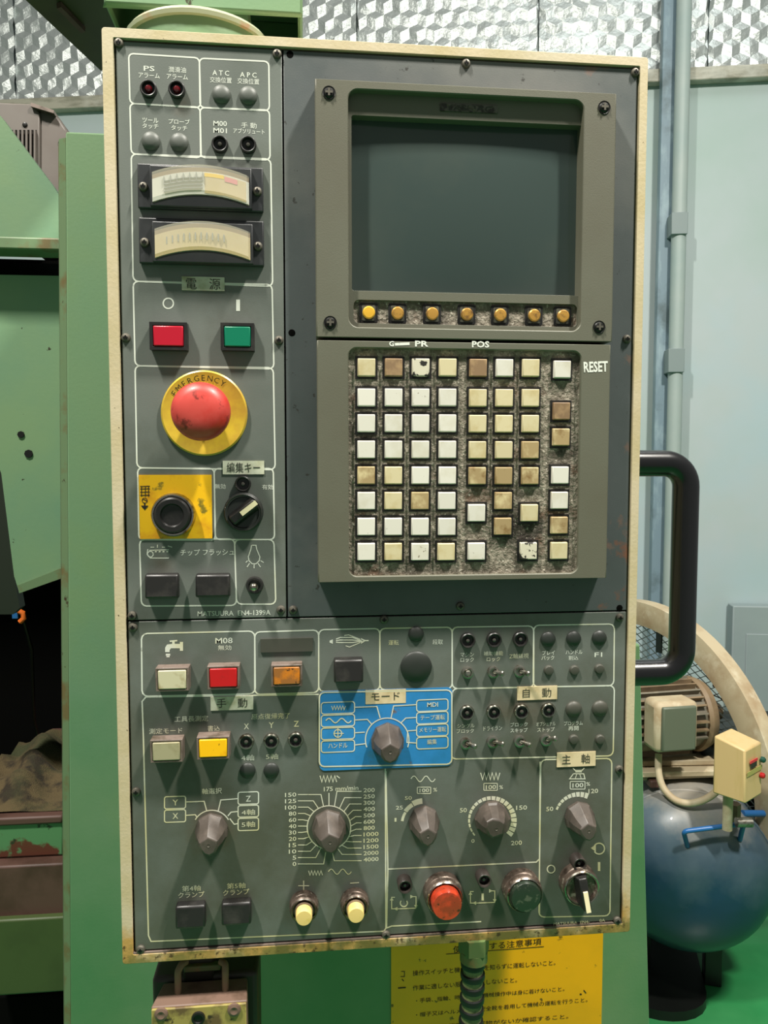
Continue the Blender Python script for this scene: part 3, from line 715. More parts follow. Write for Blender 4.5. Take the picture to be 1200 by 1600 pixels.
for t, x, y, h, wd in (('M08', 350, 1001, 9, 27), ('無効', 351, 1012, 8, 21), ('運転', 615, 1004, 8, 16), ('段取', 684, 1003, 8, 16),
    ('マシン', 730, 1023, 7, 21), ('ロック', 730, 1031, 7, 21), ('補助機能', 771, 1021, 7, 30), ('ロック', 771, 1030, 7, 21), ('Z軸無視', 811, 1025, 8, 30),
    ('プレイ', 857, 1020, 7, 20), ('バック', 856, 1028, 7, 20), ('ハンドル', 897, 1019, 7, 26), ('割込', 896, 1028, 7, 15), ('F1', 935, 1023, 7, 12),
    ('シングル', 728, 1134, 7, 27), ('ブロック', 727, 1142, 7, 27), ('ドライラン', 770, 1138, 7, 29), ('ブロック', 811, 1132, 7, 27), ('スキップ', 811, 1141, 7, 27),
    ('オプショナル', 853, 1131, 7, 30), ('ストップ', 853, 1140, 7, 27), ('プログラム', 896, 1130, 7, 29), ('再開', 896, 1138, 7, 16),
    ('工具長測定', 299, 1123, 9, 53), ('測定モード', 259, 1142, 9, 52), ('書込', 334, 1138, 9, 19), ('原点復帰完了', 423, 1119, 9, 60),
    ('X', 385, 1135, 9, 8), ('Y', 424, 1133, 9, 8), ('Z', 463, 1131, 9, 8), ('4軸', 387, 1184, 9, 20), ('5軸', 425, 1182, 9, 19),
    ('軸選択', 331, 1236, 9, 31), ('Y', 274, 1254, 9, 9), ('X', 274, 1275, 9, 9), ('Z', 388, 1248, 9, 8), ('4軸', 388, 1269, 9, 21), ('5軸', 388, 1288, 9, 21),
    ('175 mm/min', 533, 1232, 7, 54), ('第4軸', 299, 1388, 9, 29), ('クランプ', 299, 1398, 9, 41), ('第5軸', 369, 1384, 9, 29), ('クランプ', 369, 1394, 9, 41),
    ('100', 663, 1235, 6, 15), ('%', 680, 1234, 6, 6), ('50', 638, 1247, 6, 11), ('25', 624, 1262, 6, 11), ('1', 618, 1281, 6, 3),
    ('100', 767, 1230, 7, 16), ('%', 783, 1230, 6, 6), ('50', 724, 1266, 7, 11), ('150', 815, 1262, 7, 17), ('0', 739, 1314, 6, 5), ('200', 807, 1317, 7, 17),
    ('100', 903, 1227, 7, 17), ('%', 919, 1225, 6, 6), ('50', 859, 1264, 7, 11), ('120', 927, 1236, 7, 15), ('MATSUURA  EN4-', 893, 1442, 4.5, 56), ('0A', 941, 1438, 4.5, 9)):
    b.text(t, x, y, h, wd)
for i, t in enumerate(('150', '125', '100', '80', '60', '40', '30', '20', '15', '10', '5', '0')):
    b.text(t, 463, 1241.5 + i * 9.85, 6.6, (5.9 * len(t)), al='r')
for i, t in enumerate(('200', '250', '300', '400', '500', '600', '800', '1000', '1200', '1500', '2000', '4000')):
    b.text(t, 568, 1235 + i * 9.85, 6.6, (5.9 * len(t)), al='l')
# faucet pictogram
b.poly([(270, 1006), (281, 1006), (281, 1013), (267, 1013), (265, 1016), (265, 1019), (258, 1019), (258, 1012), (261, 1007)]); b.poly([(281, 1003), (286, 1003), (286, 1017), (281, 1017)])
b.poly([(269, 1001), (273, 1001), (273, 1006), (269, 1006)]); b.seg([(265, 1002), (277, 1001)], 2.4); b.seg([(259, 1023), (266, 1023)], 3); b.seg([(260, 1026), (265, 1026)], 2)
# spindle pictogram
b.poly([(515, 1001), (520, 999), (520, 1006), (515, 1004)])
for d_ in (-4, 0, 4): b.seg([(525, 1001 + d_ * .6), (532, 1000 + d_), (551, 1000 + d_), (566, 1002)], 1.6)
b.seg([(538, 993), (545, 992), (563, 999)], 1.4); b.seg([(540, 1009), (546, 1011), (563, 1004)], 1.4); b.seg([(564, 998), (570, 1001), (576, 1001)], 2); b.seg([(570, 1001), (564, 1005)], 2)
# axis selector
for x0, y0, x1, y1 in ((257, 1245, 290, 1264), (257, 1266, 290, 1285), (372, 1238, 404, 1257), (372, 1259, 404, 1277), (372, 1279, 404, 1298)): b.box(x0, y0, x1, y1, 1.8, 3, -1)
b.arc(331, 1296, 30, 30, 150, 1.8)
b.seg([(291, 1253), (319, 1252), (323, 1267)], 1.8); b.seg([(291, 1274), (305, 1273), (308, 1277)], 1.8); b.seg([(371, 1248), (345, 1250), (341, 1267)], 1.8)
b.seg([(371, 1268), (361, 1269), (356, 1275)], 1.8); b.seg([(371, 1287), (366, 1288), (359, 1279)], 1.8)
# feed dial
fx, fy, frr = 514, 1293, 34
b.arc(fx, fy, frr, 0, 360, 1.8, 48); b.seg([(514, 1239), (514, 1259)], 1.6)
for i in range(12):
    for sgn, y0 in ((-1, 1241.5), (1, 1236.5)):
        y = y0 + i * 9.85; th = math.radians(90 + 15 * (i + 1) * .96) if sgn < 0 else math.radians(90 - 15 * (i + 1) * .96)
        ex, ey = fx + frr * math.cos(th), fy - frr * math.sin(th)
        fxx, fyy = fx + (frr + 4 + (9 if i in (0, 1, 10, 11) else 4)) * math.cos(th), y
        b.seg([(465.5 if sgn < 0 else 565, y), (fx + (abs(ex - fx) + (4 if i in (0, 11) else 8 if i in (1, 10) else 9)) * sgn, y), (ex, ey)], 1.5)
b.zig(513, 1217, 26, 10, 9, 1.6); b.seg([(526, 1212), (531, 1216)], 1.6); b.zig(493, 1364, 22, 7, 9, 1.3); b.wave(531, 1362, 36, 8, 1.4)
b.seg([(466, 1384), (483, 1384)], 1.6); b.seg([(474.5, 1376), (474.5, 1392)], 1.6); b.seg([(547, 1380), (561, 1379)], 1.8)
# overrides
b.wave(661, 1217, 38, 9, 1.5); b.zig(766, 1213, 30, 11, 10, 1.7)
for x0, y0, x1, y1 in ((652, 1230, 673, 1240), (756, 1224, 777, 1235), (891, 1221, 914, 1233)): b.box(x0, y0, x1, y1, 1.3, 1)
def band(cx, cy, r0, r1, a0, a1, n, gap=.82):
    for i in range(n):
        t0 = a0 + (a1 - a0) * i / n; t1 = t0 + (a1 - a0) / n * gap; k = (i + .5) / n
        ri = r0[0] + (r0[1] - r0[0]) * k; ro = r1[0] + (r1[1] - r1[0]) * k; q = []
        for j in range(4): t = math.radians(t0 + (t1 - t0) * j / 3); q.append((cx + ri * math.cos(t), cy - ri * math.sin(t)))
        for j in range(4): t = math.radians(t1 + (t0 - t1) * j / 3); q.append((cx + ro * math.cos(t), cy - ro * math.sin(t)))
        b.poly(q)
band(663, 1288, (33, 32), (36, 42), 172, 93, 3, .93)
band(768, 1282, (34, 30), (36, 40), 222, -42, 22)
band(905, 1278, (36, 32), (39, 41), 160, 66, 9)
b.seg([(895, 1200), (899, 1204), (909, 1204), (913, 1200)], 1.6); b.seg([(899, 1206), (909, 1206)], 1.8); b.seg([(896, 1209), (912, 1209), (914, 1217), (890, 1217), (896, 1209)], 1.6)
b.seg([(901, 1210), (899, 1216)], 1.2); b.seg([(906, 1210), (908, 1216)], 1.2)
b.arc(936, 1326, 8.5, -150, 170, 2.2, 20); b.poly([(923, 1325), (931, 1320), (931, 1331)])
b.arc(861, 1358, 6, 0, 360, 1.8); b.poly([(934, 1347), (938, 1347), (938, 1361), (934, 1361)])
for cx, cy, kind_ in ((631, 1411, 'o'), (754, 1402, 'i')):
    b.seg([(cx - 14, cy - 9), (cx - 19, cy - 9), (cx - 19, cy + 9), (cx - 8, cy + 9)], 1.6); b.seg([(cx + 12, cy - 10), (cx + 19, cy - 10), (cx + 19, cy + 6)], 1.6); b.seg([(cx - 10, cy + 9), (cx + 19, cy + 8)], 1.6)
    for q in (((cx - 22, cy - 4), (cx - 16, cy - 4), (cx - 19, cy - 9)), ((cx + 10, cy - 13), (cx + 10, cy - 7), (cx + 16, cy - 10)), ((cx + 16, cy + 3), (cx + 22, cy + 3), (cx + 19, cy + 9)), ((cx - 10, cy + 6), (cx - 10, cy + 12), (cx - 16, cy + 9))): b.poly(q)
    if kind_ == 'o': b.arc(cx, cy, 5.5, -220, 40, 2)
    else: b.poly([(cx - 1.5, cy - 6), (cx + 2, cy - 6), (cx + 2, cy + 5), (cx - 1.5, cy + 5)])
b.done('printed_marks', 'print_white', pC)
sticker('手　動', 329, 1089, 396, 1108, pC, wd=.72); sticker('自　動', 808, 1073, 870, 1092, pC, 'tape_cream', wd=.72); sticker('主　軸', 870, 1176, 930, 1196, pC, 'tape_cream', wd=.72)
world(MB().plate(pxrect((407, 998), (489, 1017), YP), (), YP - .0012, YP), 'blank_plate', 'plug_brown', pC)

# blue mode field
mf = world(MB().plate(pxrect((499, 1080), (706, 1196), YP, .004), (), YP - .0004, YP), 'mode_field', 'mode_blue', pen, 'blue mode selection field worn around its dial')
m_ = Print(YP - .0006)
m_.box(499, 1082, 706, 1198, 2.2, 8, -4, 0)
for i in range(4):
    m_.box(502, 1098 + i * 20, 554, 1116 + i * 20, 1.7, 4, -2); m_.box(651, 1094 + i * 19.5, 700, 1112 + i * 19.5, 1.7, 4, -2)
m_.zig(529, 1106, 22, 6, 10, 1.3); m_.wave(529, 1126, 40, 7, 1.7); m_.arc(528, 1146, 6, 0, 360, 1.6, 16); m_.seg([(521, 1146), (537, 1146)], 1.4); m_.seg([(528, 1138), (528, 1153)], 1.4)
m_.text('ハンドル', 528, 1165, 8, 30); m_.text('MDI', 676, 1101, 7, 17); m_.text('テープ運転', 676, 1121, 8, 38); m_.text('メモリー運転', 676, 1140, 8, 42); m_.text('編集', 675, 1159, 8, 15)
m_.arc(605, 1156, 34, -20, 200, 1.8, 36)
m_.seg([(555, 1105), (589, 1104), (594, 1122)], 1.7); m_.seg([(555, 1125), (574, 1124), (581, 1132)], 1.7); m_.seg([(555, 1145), (570, 1144)], 1.7); m_.seg([(555, 1164), (571, 1162)], 1.7)
m_.seg([(651, 1101), (615, 1103), (611, 1122)], 1.7); m_.seg([(651, 1121), (634, 1122), (626, 1130)], 1.7); m_.seg([(651, 1141), (637, 1142), (636, 1160), (651, 1161)], 1.7)
m_.done('printed_marks', 'print_white', mf)
sticker('モード', 571, 1078, 634, 1098, mf, 'tape_cream', wd=.7, th=.6)

# ---- lamps, plugs, toggles
def P_(name, prof, m, n=24): return MB().lathe(prof, n).mesh(name, m, 40)
ME_LAMP = P_('lamp_holder', [(.0059, 0), (.0059, -.0030), (.0052, -.0038), (.0046, -.0036), (.0041, -.0010), (0, -.0006)], 'black_plastic')
ME_LAMPC = P_('lamp_holder', [(.0060, 0), (.0059, -.0022), (.0053, -.0030), (.0045, -.0030)], 'chrome')
ME_WELL = P_('lamp_well', [(.0046, -.0029), (.0040, -.0008), (0, -.0006)], 'black_plastic')
ME_LENSR = P_('lens', [(.0027, -.0006), (.0027, -.0024), (.0018, -.0040), (0, -.0046)], 'led_red', 16)
ME_LENSD = P_('lens', [(.0017, -.0006), (.0017, -.0020), (.0012, -.0030), (0, -.0034)], 'led_dark', 16)
ME_PLUG = P_('blank_plug', [(.0066, 0), (.0066, -.0008), (.0056, -.0022), (.0030, -.0031), (0, -.0034)], 'plug_grey')
ME_PLUGD = P_('blank_plug', [(.0060, 0), (.0060, -.0008), (.0050, -.0018), (.0026, -.0026), (0, -.0028)], 'plug_dark')
ME_PLUGS = P_('blank_plug', [(.0040, 0), (.0040, -.0010), (.0032, -.0022), (0, -.0028)], 'plug_brown')
for x, y in ((233, 141), (277, 142)):
    o = put('indicator_lamp', ME_LAMP, pen, at(x, y, PY), 'indicator lamp with a dark red lens'); put('lens', ME_LENSR, o)
for x, y in ((344, 227), (388, 228), (380, 756)):
    o = put('indicator_lamp', ME_LAMP, pen, at(x, y, PY)); put('lens', ME_LENSD, o)
for x, y in ((730, 1000), (771, 999), (812, 998)):
    o = put('indicator_lamp', ME_LAMP, pen, at(x, y, PY)); put('lens', ME_LENSD, o)
for x, y in ((385, 1158), (424, 1157), (462, 1155), (729, 1113), (771, 1112), (814, 1111), (856, 1109)):
    o = put('indicator_lamp', ME_LAMPC, pen, at(x, y, PY), 'chrome-ringed indicator lamp'); put('lamp_well', ME_WELL, o); put('lens', ME_LENSD, o)
for x, y in ((346, 148), (388, 150), (236, 221), (280, 223)): put('blank_plug', ME_PLUG, pen, at(x, y, PY))
for x, y in ((856, 999), (896, 998), (936, 997), (387, 1204), (424, 1204), (650, 991)): put('blank_plug', ME_PLUGD, pen, at(x, y, PY))
ME_PLUGB = ME_PLUG.copy(); ME_PLUGB.materials[0] = MATS['plug_brown']
for x, y in ((896, 1108), (937, 1107)): put('blank_plug', ME_PLUGB, pen, at(x, y, PY))
for x, y in ((857, 1047), (897, 1047), (936, 1045), (896, 1155), (937, 1155)): put('blank_plug', ME_PLUGS, pen, at(x, y, PY))
put('blank_plug', P_('blank_plug', [(.0122, 0), (.0122, -.0012), (.0108, -.0024), (.004, -.0032), (0, -.0034)], 'plug_dark', 36), pen, at(650, 1042, PY), 'large round dark blanking plug')
ME_NUT = P_('toggle_switch', [(.0046, 0), (.0046, -.0030), (.0036, -.0034), (.0030, -.0033), (.0026, -.0020), (0, -.0018)], 'steel', 20)
def lever(dx, dz, L=.0105):
    m = MB(); d = Vector((dx, -1, dz)).normalized(); m.tube([Vector((0, -.001, 0)), d * L * .5, d * L, d * (L + .0008)], [.0013, .0016, .0021, .0014], 12); return m.mesh('lever', 'steel')
for x, y, dx, dz in ((730, 1050, -.1, .15), (770, 1049, .65, .05), (811, 1048, .55, 0), (727, 1160, .75, -.05), (769, 1158, .8, .05), (811, 1157, .75, -.1), (852, 1155, .7, .42)):
    o = put('toggle_switch', ME_NUT, pen, at(x, y, PY)); put('lever', lever(dx, dz, .0105 if dx > 0 else .007), o)
# lamp toggle under the bulb pictogram
o = put('toggle_switch', P_('toggle_switch', [(.0066, 0), (.0066, -.001), (.0058, -.0035), (.0045, -.0035), (.0040, -.001), (0, -.001)], 'black_plastic'), pen, at(398, 914, PY), 'toggle switch with a silver ball tip')
m = MB(); m.lathe([(0, -.0135), (.0022, -.0128), (.0032, -.0105), (.0026, -.008), (.0015, -.0065), (.0015, 0), (0, 0)], 16); put('lever', m.mesh('lever', 'chrome', 60), o)
# cylinder lamps of the lower row
ME_CYL = P_('indicator_lamp', [(.0056, 0), (.0056, -.0090), (.0051, -.0098), (.0042, -.0096), (.0038, -.004), (0, -.003)], 'socket_plastic')
ME_CYL.name = 'lamp_cylinder'
for x, y in ((631, 1376), (753, 1367), (900, 1342)):
    o = put('indicator_lamp', ME_CYL, pen, at(x, y, PY), 'deep dark lamp socket'); put('lens', ME_LENSD, o, at(x, y, PY) + Vector((0, -.004, 0)))

# ---- rectangular push buttons
def rect_button(x, y, w_, h_, lens, depth=.009, bez='bezel_pink', label=None, inset=3.2, lens_up=-.0006, name='push_button'):
    yf = PY - depth; c = at(x, y, yf); ww, hh = sz(w_, 800, yf) / 2 * 1.0, sz(h_, 800, yf) / 2; t = sz(inset)
    m = MB().plate([(-ww, -hh), (ww, -hh), (ww, hh), (-ww, hh)], [[(-ww + t, -hh + t), (ww - t, -hh + t), (ww - t, hh - t), (-ww + t, hh - t)]], -depth, 0)
    o = put(name, m.mesh(name, bez), pen, (c.x, PY, c.z), label, bevel=.0004)
    t2 = t + .0003
    m = MB().box((-ww + t2, -depth + lens_up, -hh + t2), (ww - t2, -.001, hh - t2))
    put('lens', m.mesh('lens', lens), o, (c.x, PY, c.z), None, bevel=.0007)
    return o
rect_button(263, 525, 55, 41, 'lens_red_dirty', .007, 'black_plastic', 'red rectangular power-off button', 5)
rect_button(371, 526, 50, 41, 'lens_green', .006, 'black_plastic', 'green rectangular power-on button', 5)
rect_button(269, 1062, 50, 37, 'lens_cream', .0105, label='cream push button with a brown stained corner')
rect_button(349, 1059, 49, 37, 'lens_red', .0105, label='bright red push button')
rect_button(448, 1056, 48, 35, 'lens_amber', .0105, label='scratched amber-brown push button')
rect_button(260, 1174, 49, 36, 'lens_beige', .0105, label='plain beige push button')
rect_button(333, 1169, 50, 36, 'lens_yellow', .0115, label='lit-looking bright yellow push button')
def blank(x, y, w_, h_, depth=.008):
    yf = PY - depth; c = at(x, y, yf); ww, hh = sz(w_, 800, yf) / 2, sz(h_, 800, yf) / 2
    m = MB().add([(-ww, 0, -hh - .001), (ww, 0, -hh - .001), (ww, 0, hh + .001), (-ww, 0, hh + .001), (-ww, -depth, -hh), (ww, -depth, -hh), (ww, -depth * .8, hh), (-ww, -depth * .8, hh)],
                 [(0, 3, 2, 1), (4, 5, 6, 7), (0, 1, 5, 4), (1, 2, 6, 5), (2, 3, 7, 6), (3, 0, 4, 7)])
    put('blank_cover', m.mesh('blank_cover', 'black_plastic'), pen, (c.x, PY, c.z), 'black rectangular blank cover', bevel=.0015)
for q in ((252, 917, 50, 36), (332, 916, 52, 34), (545, 1050, 46, 36, .010), (297, 1435, 46, 34, .009), (369, 1430, 46, 34, .009)): blank(*q)

# ---- rotary knobs: faceted skirt with a pointed, sloping grip
def knob(x, y, ang, k=1.0, hgt=.022, label=None):
    """x, y: axle on the panel; ang: pointer clockwise from up; a roof-shaped grip rising from a round skirt"""
    a_ = math.radians(ang)
    def ring(y_, nose, sh, side, low, bot, ndep=0):
        pts = [(0, nose), (side * .72, sh), (side, sh * .15), (side * .97, low * .45), (side * .62, low * .86), (0, bot), (-side * .62, low * .86), (-side * .97, low * .45), (-side, sh * .15), (-side * .72, sh)]
        return [((p * math.cos(a_) + q * math.sin(a_)) * k, y_ + (ndep if i_ == 0 else 0), (-p * math.sin(a_) + q * math.cos(a_)) * k) for i_, (p, q) in enumerate(pts)]
    rs = [ring(-.0002, .0130, .0095, .0120, -.0118, -.0118), ring(-.0045, .0138, .0098, .0120, -.0118, -.0118), ring(-.0062, .0132, .0088, .0106, -.0112, -.0112),
          ring(-hgt * .62, .0088, .0052, .0092, -.0104, -.0110), ring(-hgt * .95, .0050, .0022, .0068, -.0098, -.0104), ring(-hgt, .0038, .0014, .0056, -.0090, -.0095)]
    n_ = 10; vs = [p for q in rs for p in q]; fs = []
    for i_ in range(len(rs) - 1):
        for q in range(n_): j_ = (q + 1) % n_; fs.append((i_ * n_ + q, i_ * n_ + j_, (i_ + 1) * n_ + j_, (i_ + 1) * n_ + q))
    fs.append(tuple(range(len(vs) - n_, len(vs)))); fs.append(tuple(reversed(range(n_))))
    o = put('rotary_knob', MB().add(vs, fs).mesh('rotary_knob', 'knob_plastic', 24), pen, at(x, y, PY), label, bevel=.0005)
    s = MB().lathe([(.0012, -hgt * .9), (.0012, -hgt - .0002), (.0008, -hgt + .0002), (0, -hgt + .0003)], 10)
    put('set_screw', s.mesh('set_screw', 'screw_steel'), o, at(x, y, PY) + Vector((-math.sin(a_), 0, -math.cos(a_))) * .002)
    return o
knob(331, 1295, -4, label='axis selection knob pointing up'); knob(605, 1155, 0, 1.05, label='mode selection knob pointing up')
knob(514, 1291, -6, 1.08, label='feed rate knob pointing up inside the numbered ring'); knob(662, 1282, 3, .98, label='feed override knob pointing up')
knob(768, 1277, 128, 1.12, label='rapid override knob turned to the lower right'); knob(904, 1275, -8, .98, label='spindle override knob pointing up')

# ---- round push buttons and key switches
def collar(r, h_, m='collar_metal'): return MB().lathe([(r, 0), (r, -h_ * .55), (r * .96, -h_ * .6), (r * .94, -h_ * .9), (r * .86, -h_), (r * .80, -h_), (r * .76, -h_ * .82), (0, -h_ * .8)], 36).mesh('collar', m, 30)
for x, y in ((475, 1412), (554, 1408)):
    o = put('round_push_button', collar(.0112, .010), pen, at(x, y, PY), 'small pale yellow push button in a metal collar')
    put('button_cap', MB().lathe([(.0064, -.008), (.0062, -.0185), (.0056, -.0195), (0, -.0197)], 28).mesh('button_cap', 'button_yellow', 30), o)
    put('button_stem', MB().lathe([(.0070, -.008), (.0070, -.0115), (.0064, -.0118), (0, -.0118)], 28).mesh('button_stem', 'dusty_brown', 30), o)
    put('bright_ring', MB().lathe([(.0098, -.0099), (.0094, -.0106), (.0088, -.0102)], 36).mesh('bright_ring', 'chrome', 60), o)
for x, y, lens, lb, rr in ((691, 1391, 'lens_cycle_red', 'orange-red round illuminated button', .0116), (813, 1385, 'lens_cycle_green', 'dark green round illuminated button', .0122)):
    o = put('round_push_button', collar(.0154, .013), pen, at(x, y, PY), lb)
    put('bright_ring', MB().lathe([(.0140, -.0128), (.0134, -.0136), (.0127, -.0130)], 40).mesh('bright_ring', 'chrome', 60), o)
    put('lens', MB().lathe([(rr, -.010), (rr, -.0205 if 'red' in lens else -.0150), (rr * .93, -.0222 if 'red' in lens else -.0165), (rr * .5, -.0226 if 'red' in lens else -.017), (0, -.0226 if 'red' in lens else -.017)], 40).mesh('lens', lens, 30), o)
def selector(x, y, ang, m_collar, label, r=.0145, h_=.012, L=.0125, hh=.020):
    o = put('selector_switch', collar(r, h_, m_collar), pen, at(x, y, PY), label)
    put('bright_ring', MB().lathe([(r * .95, -h_ + .0004), (r * .9, -h_ - .0004), (r * .85, -h_)], 40).mesh('bright_ring', 'chrome' if m_collar == 'collar_metal' else 'dark_plastic', 60), o)
    R_ = Matrix.Rotation(math.radians(ang), 4, 'Y')
    m = MB(); w0, w1 = .0055, .0030
    m.add([R_ @ Vector(p) for p in ((-w0, -h_ * .8, -L * .8), (w0, -h_ * .8, -L * .8), (w0, -h_ * .8, L * .85), (-w0, -h_ * .8, L * .85), (-w1, -hh * .8, -L * .8), (w1, -hh * .8, -L * .8), (w1, -hh, L), (-w1, -hh, L))],
          [(0, 3, 2, 1), (4, 5, 6, 7), (0, 1, 5, 4), (1, 2, 6, 5), (2, 3, 7, 6), (3, 0, 4, 7)])
    put('lever', m.mesh('lever', 'black_plastic'), o, bevel=.0008)
    m = MB(); w2 = .0018
    m.add([R_ @ Vector(p) for p in ((-w2, -hh * .86, -L * .1), (w2, -hh * .86, -L * .1), (w2, -hh, L * 1.0), (-w2, -hh, L * 1.0), (-w2, -hh * .92 - .0004, -L * .1), (w2, -hh * .92 - .0004, -L * .1), (w2, -hh - .0008, L * 1.04), (-w2, -hh - .0008, L * 1.04))],
          [(0, 3, 2, 1), (4, 5, 6, 7), (0, 1, 5, 4), (1, 2, 6, 5), (2, 3, 7, 6), (3, 0, 4, 7)])
    put('pointer_inlay', m.mesh('pointer_inlay', 'ivory'), o)
    return o
selector(381, 800, 52, 'dark_plastic', 'black edit key selector turned to the upper right', .0146, .007, .0125, .0135)
selector(901, 1375, 172, 'collar_metal', 'spindle selector with an ivory pointer pointing down', .0150, .013, .0135, .022)
# black button on the yellow plate
o = put('round_push_button', MB().lathe([(.0160, 0), (.0160, -.004), (.0150, -.0062), (.0138, -.0062), (.0132, -.004), (0, -.0035)], 44).mesh('push_ring', 'chrome', 40), pen, at(272, 804, YP - .0008), 'black round push button in a chrome ring on the yellow plate')
put('button_cap', MB().lathe([(.0130, -.003), (.0130, -.0080), (.0118, -.0092), (.0086, -.0092), (.0076, -.0076), (0, -.0070)], 44).mesh('button_cap', 'black_plastic', 30), o)

# ---- emergency stop
ec = at(320, 646, PY)
o = put('emergency_stop', MB().lathe([(.0300, 0), (.0312, -.0010), (.0312, -.0022), (.0300, -.0030), (.0225, -.0014), (.0150, -.0012), (.0, -.0012)], 64).mesh('legend_ring', 'estop_yellow', 30), pen, ec, 'yellow emergency stop ring with a red mushroom button')
put('mushroom_head', MB().lathe([(.0090, -.001), (.0090, -.012), (.0200, -.0170), (.0208, -.0200), (.0205, -.0240), (.0185, -.0285), (.0135, -.0312), (.006, -.0322), (0, -.0324)], 56).mesh('mushroom_head', 'estop_red', 60), o, label='red mushroom head with faded markings')
m = MB(); R0 = .0262
for i, chh in enumerate('EMERGENCY'):
    vs, fs, x0, x1, z0, z1 = text_mesh(chh, .0)
    th = math.radians(146 - i * 11.0); k = .0040 / max(z1 - z0, .1); ca, sa = math.cos(th - PI / 2), math.sin(th - PI / 2)
    out = []
    for v in vs:
        a_ = (v.x - (x0 + x1) / 2) * k; c_ = (v.y - z0) * k - .0026
        X = R0 * math.cos(th) + a_ * ca - c_ * sa; Z = R0 * math.sin(th) + a_ * sa + c_ * ca
        rr = math.hypot(X, Z); out.append((X, -.0014 - (rr - .0225) / .0075 * .0016 - .0003, Z))
    m.add(out, fs)
put('legend_text', m.mesh('legend_text', 'print_black', 0), o)

# ---- panel meters
def meter(x0, y0, x1, y1, wx0, wx1, top, mid, face, label, marks):
    d_ = .008; yb = PY - d_
    pt, qt = at(x0, y0, PY), at(x1, y1, PY); c = Vector(((pt.x + qt.x) / 2, PY, (pt.z + qt.z) / 2)); hw, hh = (qt.x - pt.x) / 2, (pt.z - qt.z) / 2
    bw = (at(wx1, mid, yb).x - at(wx0, mid, yb).x) / 2; bcx = (at(wx0, mid, yb).x + at(wx1, mid, yb).x) / 2 - c.x; zc = at(313, mid, yb).z - c.z; hz = sz(19)
    fl_ = .004
    base = MB().box((-hw, -fl_, -hh), (hw, 0, hh)); base.box((bcx - bw - .002, -d_, zc - hz - .006), (bcx + bw + .002, -fl_, zc + hz + .004))
    o = put('panel_meter', base.mesh('panel_meter', 'meter_black'), pen, c, label, bevel=.0008)
    sag = sz(13); N_ = 14
    def arcpts(z_edge, s_=sag): return [(bcx - bw + 2 * bw * i / N_, z_edge - s_ * (2 * i / N_ - 1) ** 2) for i in range(N_ + 1)]
    topz, botz = zc + hz + sag * .5, zc - hz + sag * .5
    out = arcpts(botz) + arcpts(topz - .0030)[::-1]
    put('dial_surround', MB().plate(arcpts(botz) + arcpts(topz)[::-1], (), -d_ - .0004, -d_ + .0004).mesh('dial_surround', 'dusty_brown'), o)
    put('dial_face', MB().plate(out, (), -d_ - .0006, -d_ + .0004).mesh('dial_face', face), o)
    # clear arched cover standing proud of the dial
    out2 = [(x_ * 1.0, z_) for x_, z_ in arcpts(botz - .0006) + arcpts(topz + .001)[::-1]]
    cov = MB(); n_ = len(out2)
    cov.add([(x_, -d_, z_) for x_, z_ in out2] + [(bcx + (x_ - bcx) * .97, -d_ - .0060, z_ - (.001 if i > N_ else -.0016)) for i, (x_, z_) in enumerate(out2)],
            [tuple(range(n_, 2 * n_))] + [(i, (i + 1) % n_, (i + 1) % n_ + n_, i + n_) for i in range(n_)])
    put('clear_cover', cov.mesh('clear_cover', 'clear_cover', 30), o)
    for sgn in (-1, 1):
        put('screw', ME_SCREW, o, c + Vector((sgn * (hw - .0042), -fl_, zc - .001 if sgn < 0 else zc - .0015)))
    for im_, (mt, (u0, u1, v0, v1)) in enumerate(marks):
        e_ = .00012 * im_
        k = MB(); q = []
        for u in (u0, (u0 + u1) / 2, u1):
            q.append((bcx - bw + 2 * bw * u, topz - (topz - botz) * v1 - sag * (2 * u - 1) ** 2))
        for u in (u1, (u0 + u1) / 2, u0):
            q.append((bcx - bw + 2 * bw * u, topz - (topz - botz) * v0 - sag * (2 * u - 1) ** 2))
        put('scale_mark', k.plate(ccw(q), (), -d_ - .0008 - e_, -d_ - .0006).mesh('scale_mark', mt), o)
    return o
mk1 = [('dial_beige', (.54, .97, .2, .95)), ('mark_yellow', (.54, .74, .20, .34)), ('mark_pink', (.75, .88, .24, .42))] + [('mark_grey', (.12, .52, .36 + .13 * i, .385 + .13 * i)) for i in range(4)] + [('mark_grey', (.12 + .4 * i / 6, .125 + .4 * i / 6, .2, .5)) for i in range(7)]
meter(216, 258, 412, 334, 238, 389, 262, 290, 'dial_white', 'upper panel meter with a white scale and a yellow and pink zone', mk1)
mk2 = [('mark_grey', (.12 + .6 * i / 10, .13 + .6 * i / 10, .35, .62)) for i in range(11)]
meter(218, 342, 413, 418, 242, 391, 350, 377, 'dial_beige', 'lower panel meter with a yellowed faded scale', mk2)

